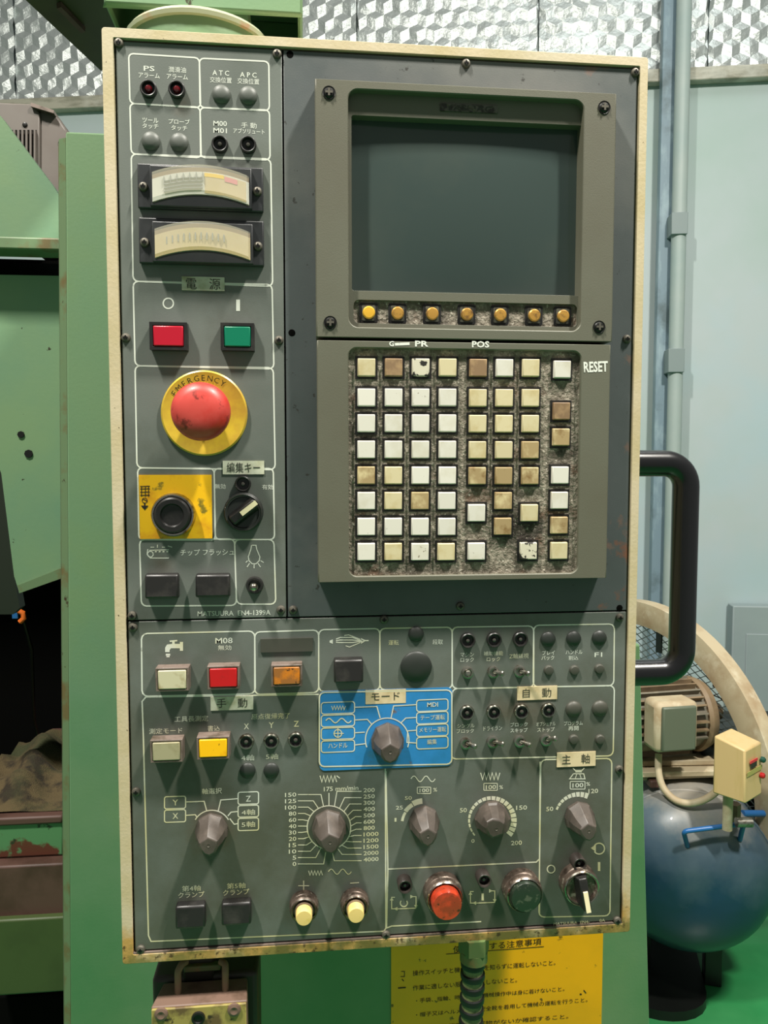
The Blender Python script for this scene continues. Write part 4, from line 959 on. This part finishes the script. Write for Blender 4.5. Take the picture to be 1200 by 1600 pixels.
# ---- display unit
DB = -.013
def R4(tl, tr, br, bl, y):
    q = [at(*p_, y) for p_ in (tl, tr, br, bl)]
    return (q[0].x + q[3].x) / 2, (q[2].z + q[3].z) / 2, (q[1].x + q[2].x) / 2, (q[0].z + q[1].z) / 2
x0, z0, x1, z1 = R4((490, 122), (967, 147), (953, 532), (496, 528), DB)
h0 = R4((543, 137), (912, 158), (908, 516), (546, 512), DB)
du = world(MB().plate([(x0, z0), (x1, z0), (x1, z1), (x0, z1)], [rrect(*h0, .007, 6)], DB, PY), 'display_unit', 'bezel_paint', pen, 'olive-grey screen unit with seven worn soft keys below the screen', bevel=.0007)
D2 = DB + .006
s0 = R4((549, 180), (910, 196), (905, 459), (550, 457), D2); k0 = R4((552, 470), (903, 474), (901, 510), (553, 506), D2)
inner = world(MB().plate([(h0[0] - .001, h0[1] - .001), (h0[2] + .001, h0[1] - .001), (h0[2] + .001, h0[3] + .001), (h0[0] - .001, h0[3] + .001)], [rrect(*s0, .0015, 3), rrect(*k0, .004, 4)], D2, PY), 'inner_bezel', 'bezel_paint', du, bevel=.0006)
# glass, slightly bulged
m = MB(); nx, nz = 20, 16
for j in range(nz + 1):
    for i in range(nx + 1):
        u, v = i / nx, j / nz; bul = .004 * (1 - (2 * u - 1) ** 2) * (1 - (2 * v - 1) ** 2)
        m.v.append(Vector((s0[0] - .002 + (s0[2] - s0[0] + .004) * u, D2 + .0080 - bul, s0[1] - .002 + (s0[3] - s0[1] + .004) * v)))
for j in range(nz):
    for i in range(nx):
        k = j * (nx + 1) + i; m.f.append((k, k + 1, k + nx + 2, k + nx + 1))
world(m, 'screen', 'screen_glass', du, 'dark switched-off screen', smooth=80)
world(MB().plate(pxrect((688, 161), (778, 177), D2 - .001), (), D2 - .001, D2 + .0002), 'name_plate', 'logo_metal', du)
t = Print(D2 - .0012); t.text('YASNAC', 733, 169, 9, 74, .02); t.done('name_lettering', 'print_dark', du)
world(MB().plate(rrect(k0[0] - .001, k0[1] - .001, k0[2] + .001, k0[3] + .001, .004, 3), (), D2 + .0025, PY), 'key_strip', 'grime', du)
for i, x in enumerate((576, 621, 675, 729, 781, 834, 879)):
    yy = 489 + i * .9
    q = at(x, yy, D2 + .0015); 
    m = MB().plate(rrect(-.0068, -.0070, .0068, .0070, .0012, 2), (), 0, .0012); put('key_recess', m.mesh('key_recess', 'key_socket'), du, (q.x, D2 + .0014, q.z))
    m = MB().plate(rrect(-.0050, -.0056, .0050, .0056, .0008, 2), (), -.0006, 0); put('key_pad', m.mesh('key_pad', 'logo_metal'), du, (q.x, D2 + .0014, q.z))
    m = MB().lathe([(.0046, 0), (.0046, -.0014), (.0038, -.0022), (0, -.0024)], 20); put('soft_key', m.mesh('soft_key', 'gold_bright' if i == 0 else 'gold', 40), du, (q.x, D2 + .0008, q.z), 'bright gold soft key' if i == 0 else None)
ms = MB(); ms.lathe([(.0048, .0), (.0047, -.0006), (.0038, -.0003), (.0030, -.0012), (.0012, -.0016), (0, -.0016)], 20); ME_BS = ms.mesh('bezel_screw', 'screw_black'); two_tone(ME_BS, cross(.0026, -.0021), 'screw_steel')
for x, y in ((514, 145), (944, 168), (516, 504), (936, 511)): put('screw', ME_BS, du, at(x, y, DB))

# ---- keyboard unit
x0, z0, x1, z1 = R4((495, 532), (955, 538), (947, 905), (497, 908), DB)
h1 = R4((544, 544), (909, 548), (902, 897), (546, 899), DB)
ku = world(MB().plate([(x0, z0), (x1, z0), (x1, z1), (x0, z1)], [rrect(*h1, .006, 6)], DB, PY), 'keyboard_unit', 'bezel_paint', pen, 'olive-grey keypad unit with white, cream and tan keys in worn grime', bevel=.0007)
KB = DB + .0035
world(MB().plate(rrect(h1[0] - .001, h1[1] - .001, h1[2] + .001, h1[3] + .001, .006, 4), (), KB, PY), 'keypad_base', 'grime', ku, 'worn speckled keypad membrane')
K = [(.3583, 530)]
def kp(a_, b_): return 530 + a_ * .3583, 530 + b_ * .3583
keys = []
for (b_, row) in ((122, 'CBSCBWC'), (253, 'WWWWCCC'), (366, 'WWWWCCC'), (481, 'WWWWCCT'), (594, 'TCWWTTT')):
    for a_, c_ in zip((120, 239, 357, 475, 608, 723, 838), row): keys.append((a_ - (b_ - 122) * (.003 if a_ < 500 else .008), b_ + 2 * (a_ > 500), c_))
for b_, row in ((705, 'WCTW'), (818, 'WWWW'), (928, 'WCWC')):
    for a_, c_ in zip((119, 237, 354, 471), row): keys.append((a_ - (3 if a_ > 470 and b_ > 900 else 0), b_, c_))
keys += [(975, 131, 'W'), (972, 313, 'B'), (970, 427, 'T'), (966, 593, 'W'), (963, 703, 'W'), (962, 812, 'T'), (961, 923, 'C'), (718, 705, 'T'), (716, 817, 'T'), (601, 758, 'W'), (832, 758, 'C'), (600, 926, 'W'), (827, 924, 'S')]
KM = {'W': 'key_white', 'C': 'key_cream', 'T': 'key_tan', 'B': 'key_brown', 'S': 'key_stained'}
KL = {'T': 'yellowed tan key', 'B': 'brown stained key', 'S': 'white key with black flaking', 'C': 'cream key'}
ME_K = {c_: MB().add([(-.0066, 0, -.0066), (.0066, 0, -.0066), (.0066, 0, .0066), (-.0066, 0, .0066), (-.0063, -.0034, -.0063), (.0063, -.0034, -.0063), (.0063, -.0034, .0063), (-.0063, -.0034, .0063)],
        [(0, 3, 2, 1), (4, 5, 6, 7), (0, 1, 5, 4), (1, 2, 6, 5), (2, 3, 7, 6), (3, 0, 4, 7)]).mesh('key', KM[c_]) for c_ in KM}
ME_SO = MB().box((-.0082, -.0005, -.0082), (.0082, .0005, .0082)).mesh('key_socket', 'key_socket')
for a_, b_, c_ in keys:
    px, py = kp(a_, b_); q = at(px, py, KB - .0034)
    put('key_socket', ME_SO, ku, (q.x, KB, q.z)); put('key', ME_K[c_], ku, (q.x, KB, q.z), KL.get(c_), bevel=.0005)
t = Print(DB - .0002)
t.text('RESET', 931, 573, 17, 38, .03, rot=.05); t.text('PR', 659, 537, 9, 21, .03); t.text('POS', 751, 538, 10, 27, .03); t.text('G', 612, 537, 8, 8, .03); t.seg([(617, 538), (640, 537)], 4)
t.done('handwriting', 'marker_white', ku)

# ---- handle on the right side
HY = .055
pts = []; pr = [(975, 724), (1070, 724), (1070, 1049), (960, 1049)]
c0 = [at(px, py, HY) for px, py in pr]
xh = (at(1071, 800, HY).x + at(1065, 1000, HY).x) / 2
c0[1].x = xh; c0[2].x = xh; c0[0].x = W - .012; c0[3].x = W - .012
c0[0].z = c0[1].z; c0[3].z = c0[2].z
def rounded(P, r, n=8):
    out = [P[0]]
    for i in range(1, len(P) - 1):
        a_, b_, c_ = P[i - 1], P[i], P[i + 1]; u = (a_ - b_).normalized(); v = (c_ - b_).normalized()
        h_ = (u + v).normalized(); half = u.angle(v) / 2; cen = b_ + h_ * (r / math.sin(half)); t_ = r / math.tan(half)
        p0, p1 = b_ + u * t_, b_ + v * t_
        d0, d1 = p0 - cen, p1 - cen; an = d0.angle(d1)
        for k in range(n + 1): out.append(cen + (d0 * math.sin((1 - k / n) * an) + d1 * math.sin(k / n * an)) / math.sin(an))
    return out + [P[-1]]
world(MB().tube(rounded(c0, .020, 10), .0112, 28), 'pull_handle', 'handle_black', pen, 'thick black plastic grab handle', smooth=60)
for zz in (c0[0].z, c0[3].z):
    m = MB(); m.lathe([(.0145, 0), (.0145, -.006), (.012, -.007), (0, -.007)], 28, Matrix.Translation((W - .0055, HY, zz)) @ Matrix.Rotation(PI / 2, 4, 'Z'))
    world(m, 'handle_socket', 'handle_black', pen, smooth=40)

# ================================================================== things under the pendant
# sign on the cabinet
SY = CY - .0003
sg = world(MB().plate([(at(611, 1540, SY).x, at(600, 1800, SY).z), (at(940, 1540, SY).x, at(600, 1800, SY).z), (at(940, 1540, SY).x, at(800, 1420, SY).z), (at(611, 1540, SY).x, at(800, 1420, SY).z)], (), SY - .0015, SY), 'warning_sign', 'sign_yellow')
tag(sg, 'yellow notice with black printed text on the green machine below the pendant', 'sign')
t = Print(SY - .0018)
def sline(body, x0_, y0_, x1_, y1_, h_):
    sl = -(y1_ - y0_) / (x1_ - x0_) - .062
    vs, fs, a0_, a1_, b0_, b1_ = text_mesh(body, .02)
    p0, p1 = at(x0_, y0_, t.y), at(x1_, y1_, t.y); k = (p1.x - p0.x) / (a1_ - a0_); kz = sz(h_, 800, t.y) / (b1_ - b0_)
    t.add([(p0.x + (v.x - a0_) * k, t.y, p0.z + (v.y - (b0_ + b1_) / 2) * kz + (p1.z - p0.z) * (v.x - a0_) / (a1_ - a0_)) for v in vs], fs)
sline('使用に関する注意事項', 708, 1484, 846, 1471, 12)
t.seg([(697, 1491), (850, 1479)], 1.5)
sline('操作スイッチと機械の関係を知らずに運転しないこと。', 645, 1521, 868, 1504, 9)
sline('作業に適しない服装で運転しないこと。', 645, 1544, 808, 1531, 9)
sline('・手袋、指輪、時計などは機械操作中は身に着けないこと。', 650, 1564, 882, 1545, 8)
sline('・帽子又はヘルメット、安全靴を着用して機械の運転を行うこと。', 650, 1586, 918, 1562, 8)
sline('・可動範囲に障害物がないか確認すること。', 670, 1606, 888, 1588, 8)
t.seg([(627, 1518), (632, 1518), (632, 1526), (626, 1526)], 1.6); t.seg([(622, 1544), (634, 1543)], 3); t.seg([(628, 1530), (631, 1533)], 2); t.seg([(912, 1547), (916, 1552)], 2); t.seg([(906, 1553), (909, 1554)], 3)
t.done('printed_text', 'print_black', sg)
# corrugated conduit
QY = .020
cd = empty('cable_conduit', at(733, 1600, QY), 'ribbed black and green cable conduit hanging from the underside of the pendant', 'conduit')
fz = ZT - H
fx_ = at(735, 1490, QY).x
mb = MB(); 
for r_, a_, c_ in ((.0125, fz - .012, fz + .001), (.0112, fz - .020, fz - .012)):
    mb.lathe([(0, -c_), (r_, -c_), (r_, -a_), (0, -a_)], 6 if r_ > .012 else 20, Matrix.Translation((fx_, QY - .012, 0)) @ Matrix.Rotation(-PI / 2, 4, 'X'))
world(mb, 'hex_fitting', 'fitting_green', cd, smooth=20, label='green hexagonal gland')
path = []; zz0 = fz - .018
for i in range(60):
    k = i / 59; path.append(Vector((fx_ - .0005 - .006 * k * k * 2, QY - .012 + .004 * k, zz0 - .19 * k)))
mb = MB(); mb.tube(path, .0082, 20); world(mb, 'hose_core', 'conduit_green', cd, smooth=60)
nr = 19
for i in range(nr):
    k = (i + .5) / nr; c_ = Vector((fx_ - .0005 - .012 * k * k, QY - .012 + .004 * k, zz0 - .19 * k))
    m = MB(); m.lathe([(.0080, -.0026), (.0098, -.0021), (.0101, 0), (.0098, .0021), (.0080, .0026)], 24, Matrix.Rotation(PI / 2, 4, 'X'))
    put('rib', m.mesh('rib', 'conduit_black', 50), cd, c_)
# heavy connector below left
zc_ = at(310, 1569, 0).z
cn = empty('cable_connector', at(312, 1600, .02), 'brown and yellow-green metal connector housing with wire clasps under the pendant', 'connector')
cx0, cx1 = at(236, 1600, 0).x, at(387, 1600, 0).x
cb = at(310, 1534, .026).z
mb = MB(); zb_ = zc_ - .07
mb.add([(cx0, 0, zb_), (cx1, 0, zb_), (cx1, .026, zb_), (cx0, .026, zb_), (cx0, 0, zc_), (cx1, 0, zc_), (cx1 - .002, .026, zc_ + .001), (cx0 + .005, .026, zc_ + .001)],
       [(0, 3, 2, 1), (4, 5, 6, 7), (0, 1, 5, 4), (1, 2, 6, 5), (2, 3, 7, 6), (3, 0, 4, 7)])
world(mb, 'connector_body', 'conn_brown', cn, bevel=.0012)
world(MB().box((cx0 + .0008, -.002, zb_), (cx1 - .0008, .0002, zc_ - .0008)), 'front_plate', 'conn_front', cn, bevel=.0006, label='grimy yellow-green front plate')
world(MB().box((cx0 - .005, .030, zb_ - .01), (cx1 + .006, .075, at(310, 1524, .03).z)), 'rear_housing', 'conn_dark', cn, bevel=.004)
zt_ = ZT - H
world(MB().box((at(290, 1505, .045).x, .030, at(310, 1540, .04).z), (at(338, 1505, .045).x, .062, zt_ + .002)), 'connector_neck', 'conn_dark', cn, bevel=.002)
world(MB().box((at(288, 1505, .03).x, .026, at(310, 1514, .03).z), (at(345, 1505, .03).x, .032, at(310, 1505, .03).z)), 'neck_band', 'fitting_green', cn, bevel=.001)
for sgn, xa in ((-1, 287), (1, 349)):
    q = [at(xa - 4 * sgn, 1502, .022), at(xa + 3 * sgn, 1506, .018), at(xa + 6 * sgn - 3, 1518, .015), Vector((at(xa + 4 * sgn - 2, 1536, .014).x, .014, zc_ - .001))]
    q[3].x = q[2].x
    world(MB().tube(rounded(q, .003, 5), .0027, 12), 'wire_clasp', 'dusty_brown', cn, smooth=60)
for x, y in ((252, 1584), (366, 1577)):
    m = MB(); m.lathe([(.0052, 0), (.0050, -.0015), (.0030, -.0022), (.0010, -.0015), (0, -.0015)], 18); put('screw', m.mesh('screw', 'conn_brown'), cn, at(x, y, -.002))
m = MB(); m.lathe([(.0052, 0), (.0050, -.0018), (.0036, -.0020), (.0032, -.0008), (0, -.0008)], 18); put('lock_screw', m.mesh('lock_screw', 'screw_black'), cn, at(310, 1590, -.002))

# ================================================================== air compressor at the right, behind the pendant
TA = FH.copy(); TA = (Matrix.Rotation(math.radians(-14), 3, 'Z') @ TA).normalized(); TS = Vector((TA.y, -TA.x, 0))   # tank axis and its side
UPV = Vector((0, 0, 1))
tc = pd(1084, 1392, 1.80); tr = 133 * 1.80 / 1200
ac = empty('air_compressor', (tc.x, tc.y, 0), 'dusty air compressor with a blue tank, grey motor and round mesh belt guard', 'compressor')
def frame(o, ax):                              # lathe matrix: local -Y -> ax
    y = -Vector(ax).normalized(); x = (Vector((0, 0, 1)) if abs(y.z) < .9 else Vector((1, 0, 0))).cross(y).normalized(); z = x.cross(y)
    m = Matrix((x, y, z)).transposed().to_4x4(); return Matrix.Translation(o) @ m
L_ = .85
prof = [(0, .052)] + [(tr * math.sin(math.radians(t)), .052 * 0 + (-.0) + (.115 * math.cos(math.radians(t)))) for t in range(10, 91, 10)]
prof[0] = (0, .115)
prof = [(r_, y_ + 0) for r_, y_ in prof] + [(tr, -L_)] + [(tr * math.cos(math.radians(t)), -L_ - .1 * math.sin(math.radians(t))) for t in range(15, 90, 15)] + [(0, -L_ - .1)]
bc = tc + TA * .10
mb = MB(); mb.lathe([(r_, y_) for r_, y_ in prof], 64, frame(bc, TA))
world(mb, 'tank', 'tank_blue', ac, 'blue air tank dusty on top', smooth=50)
# weld seam
mb = MB(); mb.lathe([(tr, .003), (tr + .0025, 0), (tr, -.003)], 64, frame(bc, TA)); world(mb, 'seam', 'tank_blue', ac)
# feet, and a black plate added as the tank's shadow on the floor
for k in (.16, L_ - .1):
    for s_ in (-1, 1):
        f0 = bc + TA * k + TS * (s_ * tr * .45); zt2 = tc.z - tr * .84
        world(MB().obox(Vector((f0.x, f0.y, zt2 / 2)), TA * .02, TS * .022, UPV * (zt2 / 2)), 'foot', 'conduit_black', ac, bevel=.003)
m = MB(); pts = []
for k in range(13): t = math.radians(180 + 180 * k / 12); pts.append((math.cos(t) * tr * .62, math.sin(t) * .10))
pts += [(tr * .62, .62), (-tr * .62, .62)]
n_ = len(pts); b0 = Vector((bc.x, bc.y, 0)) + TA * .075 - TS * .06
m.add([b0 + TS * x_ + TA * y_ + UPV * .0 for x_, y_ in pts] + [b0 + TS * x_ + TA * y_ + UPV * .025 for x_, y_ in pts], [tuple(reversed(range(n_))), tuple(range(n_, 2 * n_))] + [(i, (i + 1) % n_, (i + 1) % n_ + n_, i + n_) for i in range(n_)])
world(m, 'tank_shadow_plate', 'conduit_black', ac, 'black plate standing in for the tank shadow on the green floor', smooth=30)
# ring handle on the dome
def on_dome(px, py):                          # where the line of sight meets the dome (half ellipsoid)
    d = ray(px, py); o_ = CAM - bc
    def sc3(v): return Vector((v.dot(TA) / .115, v.dot(TS) / tr, v.z / tr))
    a_, b_ = sc3(d), sc3(o_); A2, B2, C2 = a_.dot(a_), a_.dot(b_), b_.dot(b_) - 1
    return (-B2 - math.sqrt(max(B2 * B2 - A2 * C2, 0))) / A2
hd0, hd1 = on_dome(1074, 1322), on_dome(1156, 1312)
hp = rounded([pd(1074, 1322, hd0), pd(1068, 1299, hd0 - .035), pd(1162, 1287, hd1 - .035), pd(1156, 1312, hd1)], .008, 6)
world(MB().tube(hp, .0055, 12), 'carry_handle', 'tube_blue', ac, smooth=60)
# frame on the tank
MZ = tc.z + tr
def along(px, py, d_): return pd(px, py, d_)
def xbox(name, c, w_, d_, h_, m, yaw=0, bevel=.004, label=None, par=None):
    a_ = Matrix.Rotation(yaw, 3, 'Z'); X_ = a_ @ RT; Y_ = a_ @ FH
    return world(MB().obox(c, X_ * w_ / 2, Y_ * d_ / 2, UPV * h_ / 2), name, m, par or ac, label, bevel)
pc = pd(1055, 1228, 2.02)
xbox('motor_plate', Vector((pc.x, pc.y, MZ + .012)), .26, .16, .012, 'dusty_cream', .1)
for k, (yy_, dd) in enumerate(((1206, 1.93), (1189, 2.0))):
    q = pd(1060, yy_, dd); xbox('slide_rail', q, .30, .03, .014, 'dusty_cream', .05, .002)
for k in (-.10, .10):
    xbox('plate_support', Vector((pc.x + k, pc.y, (MZ + .004))), .03, .2, .02, 'rust_brown', .1)
# motor: finned body, end bell, terminal box
mcn = pd(1030, 1118, 2.02); MA = (Matrix.Rotation(math.radians(12), 3, 'Z') @ RT).normalized(); MBk = Vector((-MA.y, MA.x, 0))
mr_ = .086
mb = MB(); mb.lathe([(0, .13), (mr_, .13), (mr_, -.085), (0, -.085)], 40, frame(mcn, MA))
world(mb, 'motor_body', 'motor_cast', ac, 'grey finned electric motor')
for i in range(30):
    t = 2 * PI * i / 30
    if 200 < math.degrees(t) < 250: continue
    dv = UPV * math.cos(t) + MBk * math.sin(t)
    c_ = mcn + dv * (mr_ + .007) - MA * .022
    world(MB().obox(c_, MA * .10, dv * .009, dv.cross(MA) * .0022), 'cooling_fin', 'dusty_brown' if i % 3 else 'motor_cast', ac)
mb = MB(); mb.lathe([(0, .0), (mr_ + .008, 0), (mr_ + .012, -.010), (mr_ + .004, -.03), (.05, -.052), (.022, -.056), (.022, -.09), (0, -.09)], 40, frame(mcn + MA * .085, MA))
world(mb, 'end_bell', 'dusty_brown', ac)
tbc = pd(1047, 1130, 1.885)
tb = xbox('terminal_box', tbc, .112, .07, .125, 'dusty_cream', math.radians(10), .014)
xbox('box_cover', tbc + (Matrix.Rotation(math.radians(10), 3, 'Z') @ FH) * -.038, .088, .012, .108, 'box_face', math.radians(10), .004, par=tb)
# belt guard: two rims with expanded metal between
gc_ = pd(1000, 1192, 2.30); GN = (Matrix.Rotation(math.radians(-66), 3, 'Z') @ -FH).normalized()
GS = Vector((-GN.y, GN.x, 0)).normalized(); GS = GS if GS.dot(RT) > 0 else -GS
gr_ = 254 * 2.30 / 1200
def gpt(r_, t, o): return gc_ + GS * (r_ * math.cos(t)) + UPV * (r_ * math.sin(t)) + GN * o
def band_mesh(r0, r1, o0, o1, a0=0, a1=2 * PI, n=64):
    m = MB()
    for i in range(n + 1):
        t = a0 + (a1 - a0) * i / n; rm = (r0 + r1) / 2
        m.v += [gpt(r0, t, o0), gpt(r0, t, o1 * .8), gpt(rm, t, o1 * 1.0), gpt(r1, t, o1 * .75), gpt(r1, t, o0)]
    for i in range(n):
        for k in range(5): j = (k + 1) % 5; m.f.append((i * 5 + k, i * 5 + j, (i + 1) * 5 + j, (i + 1) * 5 + k))
    return m
GA0, GA1 = -.75, PI + .4
bg = world(band_mesh(gr_ * .86, gr_, -.03, .018, GA0, GA1), 'belt_guard', 'dusty_cream', ac, 'round belt guard with a dusty cream rim and wire mesh', smooth=50)
# expanded metal: crossing strands
mb = MB(); step = .0175; rm = gr_ * .86
def clipline(p, d, R):
    b_ = p.dot(d); c_ = p.dot(p) - R * R; dd = b_ * b_ - c_
    if dd <= 0: return None
    return p + d * (-b_ - math.sqrt(dd)), p + d * (-b_ + math.sqrt(dd))
for an in (28, 152):
    d = Vector((math.cos(math.radians(an)), math.sin(math.radians(an)))); nn = Vector((-d.y, d.x)); k = -int(rm / step)
    while k * step < rm:
        c_ = clipline(nn * (k * step), d, rm)
        if c_:
            p0, p1 = c_; w3 = .0011
            A_ = gc_ + GS * p0.x + UPV * p0.y; B_ = gc_ + GS * p1.x + UPV * p1.y
            n3 = (GS * nn.x + UPV * nn.y) * w3
            mb.obox((A_ + B_) / 2 + GN * .004, (B_ - A_) / 2, n3, GN * .0008)
        k += 1
o = world(mb, 'wire_mesh', 'mesh_wire', bg); o['kind'] = 'stuff'
for an, ww in ((62, .011), (5, .004)):
    t = math.radians(an); d = GS * math.cos(t) + UPV * math.sin(t)
for px0, py0, px1, py1, w3 in ((1121, 1030, 1113, 1075, .011), (1031, 955, 1027, 1020, .010)):
    def gp(px, py):
        d = ray(px, py); return CAM + d * ((gc_ + GN * .008 - CAM).dot(GN) / d.dot(GN))
    A_, B_ = gp(px0, py0), gp(px0, py1); B_.x = A_.x; B_.y = A_.y
    world(MB().obox((A_ + B_) / 2, GS * w3, (B_ - A_) / 2, GN * .003), 'mesh_brace', 'conduit_black', bg)
for pts_ in (((1000, 968), (1100, 1020)), ((1100, 1080), (1170, 1110))):
    A_, B_ = gp(*pts_[0]), gp(*pts_[1]); world(MB().tube([A_, B_], .0016, 6), 'mesh_brace', 'conduit_black', bg)
# inner collar round the motor pulley and the dark pump behind
world(band_mesh(gr_ * .40, gr_ * .52, -.02, .035, -.3, 2.6, 40), 'inner_rim', 'dusty_brown', bg, smooth=50)
q = pd(1142, 1182, 2.06); xbox('pump_block', q, .15, .14, .16, 'conduit_black', .0)
q = pd(1215, 1300, 2.35); xbox('pump_crankcase', Vector((q.x + .05, q.y, (MZ + q.z) / 2 - .03)), .36, .3, .40, 'conduit_black', .0, .02)
q = pd(1030, 1235, 2.3); xbox('base_beam', q, .5, .06, .16, 'conduit_black', .0)
# pressure switch box on its pipe
sc_ = pd(1153, 1195, 1.72); yaw = math.radians(40); X_ = Matrix.Rotation(yaw, 3, 'Z') @ RT; Y_ = Matrix.Rotation(yaw, 3, 'Z') @ FH
X_ = Vector((X_.x, X_.y, 0)).normalized(); Y_ = Vector((Y_.x, Y_.y, 0)).normalized()
hw, hd, hh = .040, .037, .066
P = []
for z_ in (-hh, hh):
    for x_, y_ in ((-hw, -hd), (hw, -hd), (hw, hd), (-hw, hd)): P.append((x_, y_, z_))
P[4] = (-hw, -hd, hh - .018); P[5] = (hw, -hd, hh - .018)
P[4] = (-hw, -hd + .004, hh - .014); P[5] = (hw, -hd + .004, hh - .014)
mb = MB().add([sc_ + X_ * a_ + Y_ * b_ + UPV * c_ for a_, b_, c_ in P], [(0, 3, 2, 1), (4, 5, 6, 7), (0, 1, 5, 4), (1, 2, 6, 5), (2, 3, 7, 6), (3, 0, 4, 7)])
sw = world(mb, 'pressure_switch', 'switch_cream', ac, 'cream pressure switch box with a red and black label', bevel=.004)
def face_(u, v, w_, h_, m, nm, t_=.0008):
    c_ = sc_ - Y_ * (hd + t_ * .5) + X_ * u + UPV * v
    return world(MB().obox(c_, X_ * w_ / 2, Y_ * t_, UPV * h_ / 2), nm, m, sw)
face_(-.006, .022, .034, .006, 'label_red', 'label_strip'); face_(-.006, .013, .028, .011, 'label_dark', 'rating_label'); face_(0, -.002, .070, .010, 'olive_strip', 'joint_strip', .0005)
for u, v, m_n in ((.031, .016, 'green_knob'), (.031, -.020, 'red_knob')):
    mb = MB(); mb.lathe([(.0065, 0), (.0065, -.006), (.004, -.009), (0, -.009)], 14, frame(sc_ - Y_ * hd + X_ * u + UPV * v, -Y_)); world(mb, 'knob', m_n, sw)
world(MB().tube([sc_ + UPV * -hh + Y_ * .02, Vector((sc_.x, sc_.y, MZ - .03)) + Y_ * .02 ], .011, 14), 'switch_pipe', 'dusty_cream', ac, smooth=60)
q = pd(1146, 1268, 1.80); mb = MB(); mb.lathe([(0, .02), (.016, .02), (.016, -.02), (0, -.02)], 6, frame(q, UPV)); world(mb, 'pipe_union', 'dusty_brown', ac)
mb = MB(); mb.lathe([(0, .02), (.011, .02), (.011, -.015), (0, -.02)], 12, frame(pd(1164, 1285, 1.74), RT)); world(mb, 'valve', 'steel', ac)
world(MB().tube([pd(1160, 1271, 1.85), pd(1290, 1271, 2.0)], .008, 12), 'air_pipe', 'tube_blue', ac, smooth=60)
cp = [pd(x, y, d_) for x, y, d_ in ((1029, 1178, 1.90), (1029, 1206, 1.885), (1036, 1230, 1.87), (1052, 1248, 1.85), (1072, 1255, 1.83), (1094, 1252, 1.82), (1113, 1242, 1.81), (1128, 1228, 1.80))]
def smooth_path(P, n=5):
    out = []
    for i in range(len(P) - 1):
        p0, p1, p2, p3 = P[max(i - 1, 0)], P[i], P[i + 1], P[min(i + 2, len(P) - 1)]
        for k in range(n):
            t = k / n; out.append(.5 * ((2 * p1) + (p2 - p0) * t + (2 * p0 - 5 * p1 + 4 * p2 - p3) * t * t + (3 * p1 - p0 - 3 * p2 + p3) * t ** 3))
    return out + [P[-1]]
world(MB().tube(smooth_path(cp), .0085, 14), 'cable_hose', 'dusty_cream', ac, 'cream flexible cable hose', smooth=60)
